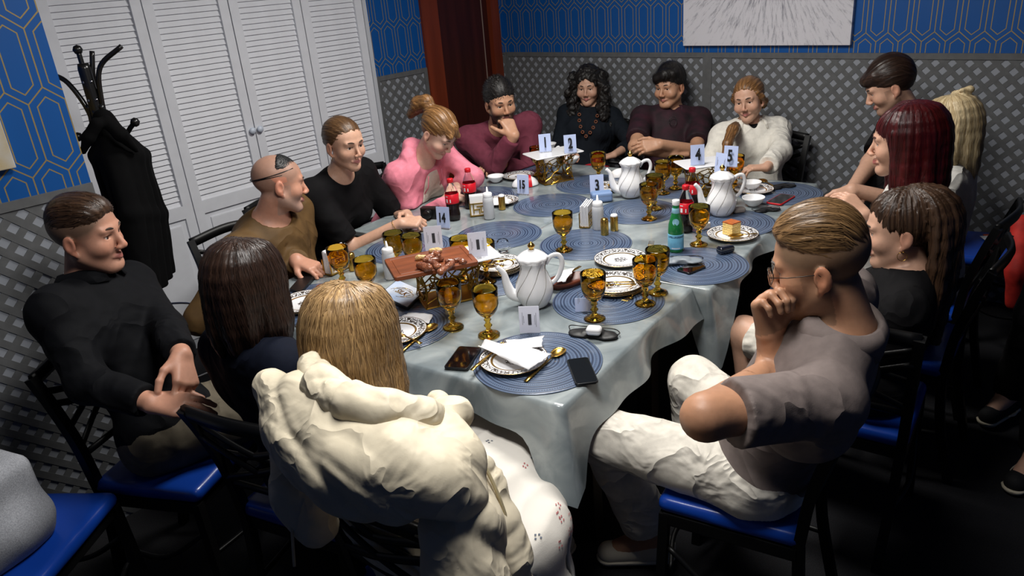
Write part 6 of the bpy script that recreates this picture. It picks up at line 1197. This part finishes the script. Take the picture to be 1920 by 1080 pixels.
p.top(m_black, 1.93, .016, .07, (0, .03, .035), seed=141, name='jacket', hem=-.1); p.pants(m_offw, .9, name='shorts', inf=.016); p.pants(m_black, .5, name='coat_tail', inf=.034); p.shoes(m_sneak)
# --- 15 man in a taupe polo, fist at his mouth
H = at(1537, 494, z=1.165); pel = np.array([-.71, 1.675, .56])
p = Person('man in taupe polo and cream trousers, glasses, fist at his mouth', H, (196, 14, 0), pel, 196, 1.05, 1.1, 1.08, skin='tan', neckback=.03); p.sit((-.745, 1.672), 192, 'black chair with blue seat under the man in taupe')
DD = (p.H-CAM)@CR[2]; p.setarm('R', at(1442, 628, D=DD+.06), elbow=at(1462, 735, D=DD+.12), f=(-.1, -.05, 1), n=(-.7, .3, .2), curl=[.9, .85, .8, .8], thumb=.6); p.setarm('L', at(1450, 690, D=DD+.1), elbow=at(1322, 782, D=DD-.17), f=unit(at(1480, 640, D=DD+.22)-at(1400, 720, D=DD)), n=(-.5, -.4, .6))
p.setleg('L', at(1130, 815, z=.553), at(1226, 1006, z=.1), toe=(-.75, -.65, 0)); p.setleg('R', at(1300, 715, z=.565)); p.body(beard=.55, beardcol=(.14, .09, .055), buzz=(.8, (.15, .1, .06)), brow=(.1, .065, .04))
F = cap_short(.009, .012, .078, -.0, fade=.05); p.hair(F, hm_sandy, 'back', .0038); p.top(m_taupe, .78, .014, .072, (0, .02, .05), h=.007, amp=.0045, seed=151, name='polo_shirt', flare=.008, hem=-.08, scale=16); p.collar(m_taupe, .072, .112, .038, .45, .03)
p.pants(m_offw, 1.85, .02, .0075, .008, 152, flare=.02); p.shoes(m_offshoe)
gl = B()
for q in (-1, 1): gl.tube([(q*.032+.024*math.cos(a), .106-.004*abs(math.cos(a)), -.004+.02*math.sin(a)) for a in np.linspace(0, 2*PI, 19)], .0011, 5); gl.tube([(q*.057, .1, .002), (q*.078, .06, .004), (q*.082, -.005, .004), (q*.08, -.02, -.012)], .0011, 5)
gl.tube([(-.009, .106, .002), (0, .109, .005), (.009, .106, .002)], .0011, 5); o = gl.obj('spectacles', M('wire', c(60, 56, 52), .3, .8), p.e); o.matrix_local = p.M4
o = B(); [o.loft([[(q*.032+r_*.023*math.cos(a), .105, -.004+r_*.019*math.sin(a)) for a in np.linspace(0, 2*PI, 19)[:-1]] for r_ in (1, .02)], cap=False) for q in (-1, 1)]; o = o.obj('lenses', M('lens_glass', (1, 1, 1, 1), .02, trans=1, ior=1.02), p.e); o.matrix_local = p.M4
F = Field(); A_ = p.leg['L'][2]; F.cap(A_+[0, 0, -.02], A_+[0, 0, .015], .046, .044, .01); V, Q = F.mesh(.006); mk('sock', np_mesh('sock', V-p.base, Q), m_white_t, p.e)
# --- 16 person standing at the edge in black sneakers
a1 = at(1895, 735, z=.1); a2 = at(1950, 850, z=.1); pel = np.array([(a1[0]+a2[0])/2+.06, (a1[1]+a2[1])/2+.0, .93])
p = Person('standing person in black clothes and black sneakers with white laces', pel+[0, 0, .72], (200, 0, 0), pel, 200, 1.05, skin='fair'); td = at(1825, 790, z=0)-at(1895, 745, z=0); td = unit(td*[1, 1, 0])
p.setarm('R', pel+[0, .25, -.08]); p.setarm('L', pel+[0, -.25, -.08]); p.setleg('R', (a1+pel)/2*[1, 1, 0]+[-.02, .02, .5], a1, td); p.setleg('L', (a2+pel)/2*[1, 1, 0]+[-.02, -.02, .5], a2, td); p.body(hands=False); p.hair(cap_short(), hm_dark, 'back'); p.top(m_black, 1.9, name='shirt', hem=-.12); p.pants(m_black, 1.985, .022, name='trousers', flare=.012); p.shoes(m_sneak, m_sole)
for q in 'LR':
    A, toe = p.leg[q][2], p.leg[q][3]; sd = np.cross(toe, Zv)
    for k in range(6):
        o = A*[1, 1, 0]+toe*(.05+.016*k)+[0, 0, .1-.0085*k]-p.base; B().tube([o-sd*.026-[0, 0, .008], o+toe*.006+[0, 0, .0], o+sd*.026-[0, 0, .008]], .0032, 5, flat=.6).obj('lace', M('lace', c(214, 210, 200), .8), p.e)
    for s2 in (1, -1): B().tube(bez([A*[1, 1, 0]+toe*.09+sd*.0445*s2+[0, 0, .042]-p.base, A*[1, 1, 0]+toe*.04+sd*.046*s2+[0, 0, .036]-p.base, A*[1, 1, 0]-toe*.025+sd*.043*s2+[0, 0, .062]-p.base], 5), [.003, .005, .007, .0085, .009, .0085, .007, .006, .004, .003, .002], 6, flat=.5).obj('side_stripe', m_offshoe, p.e)
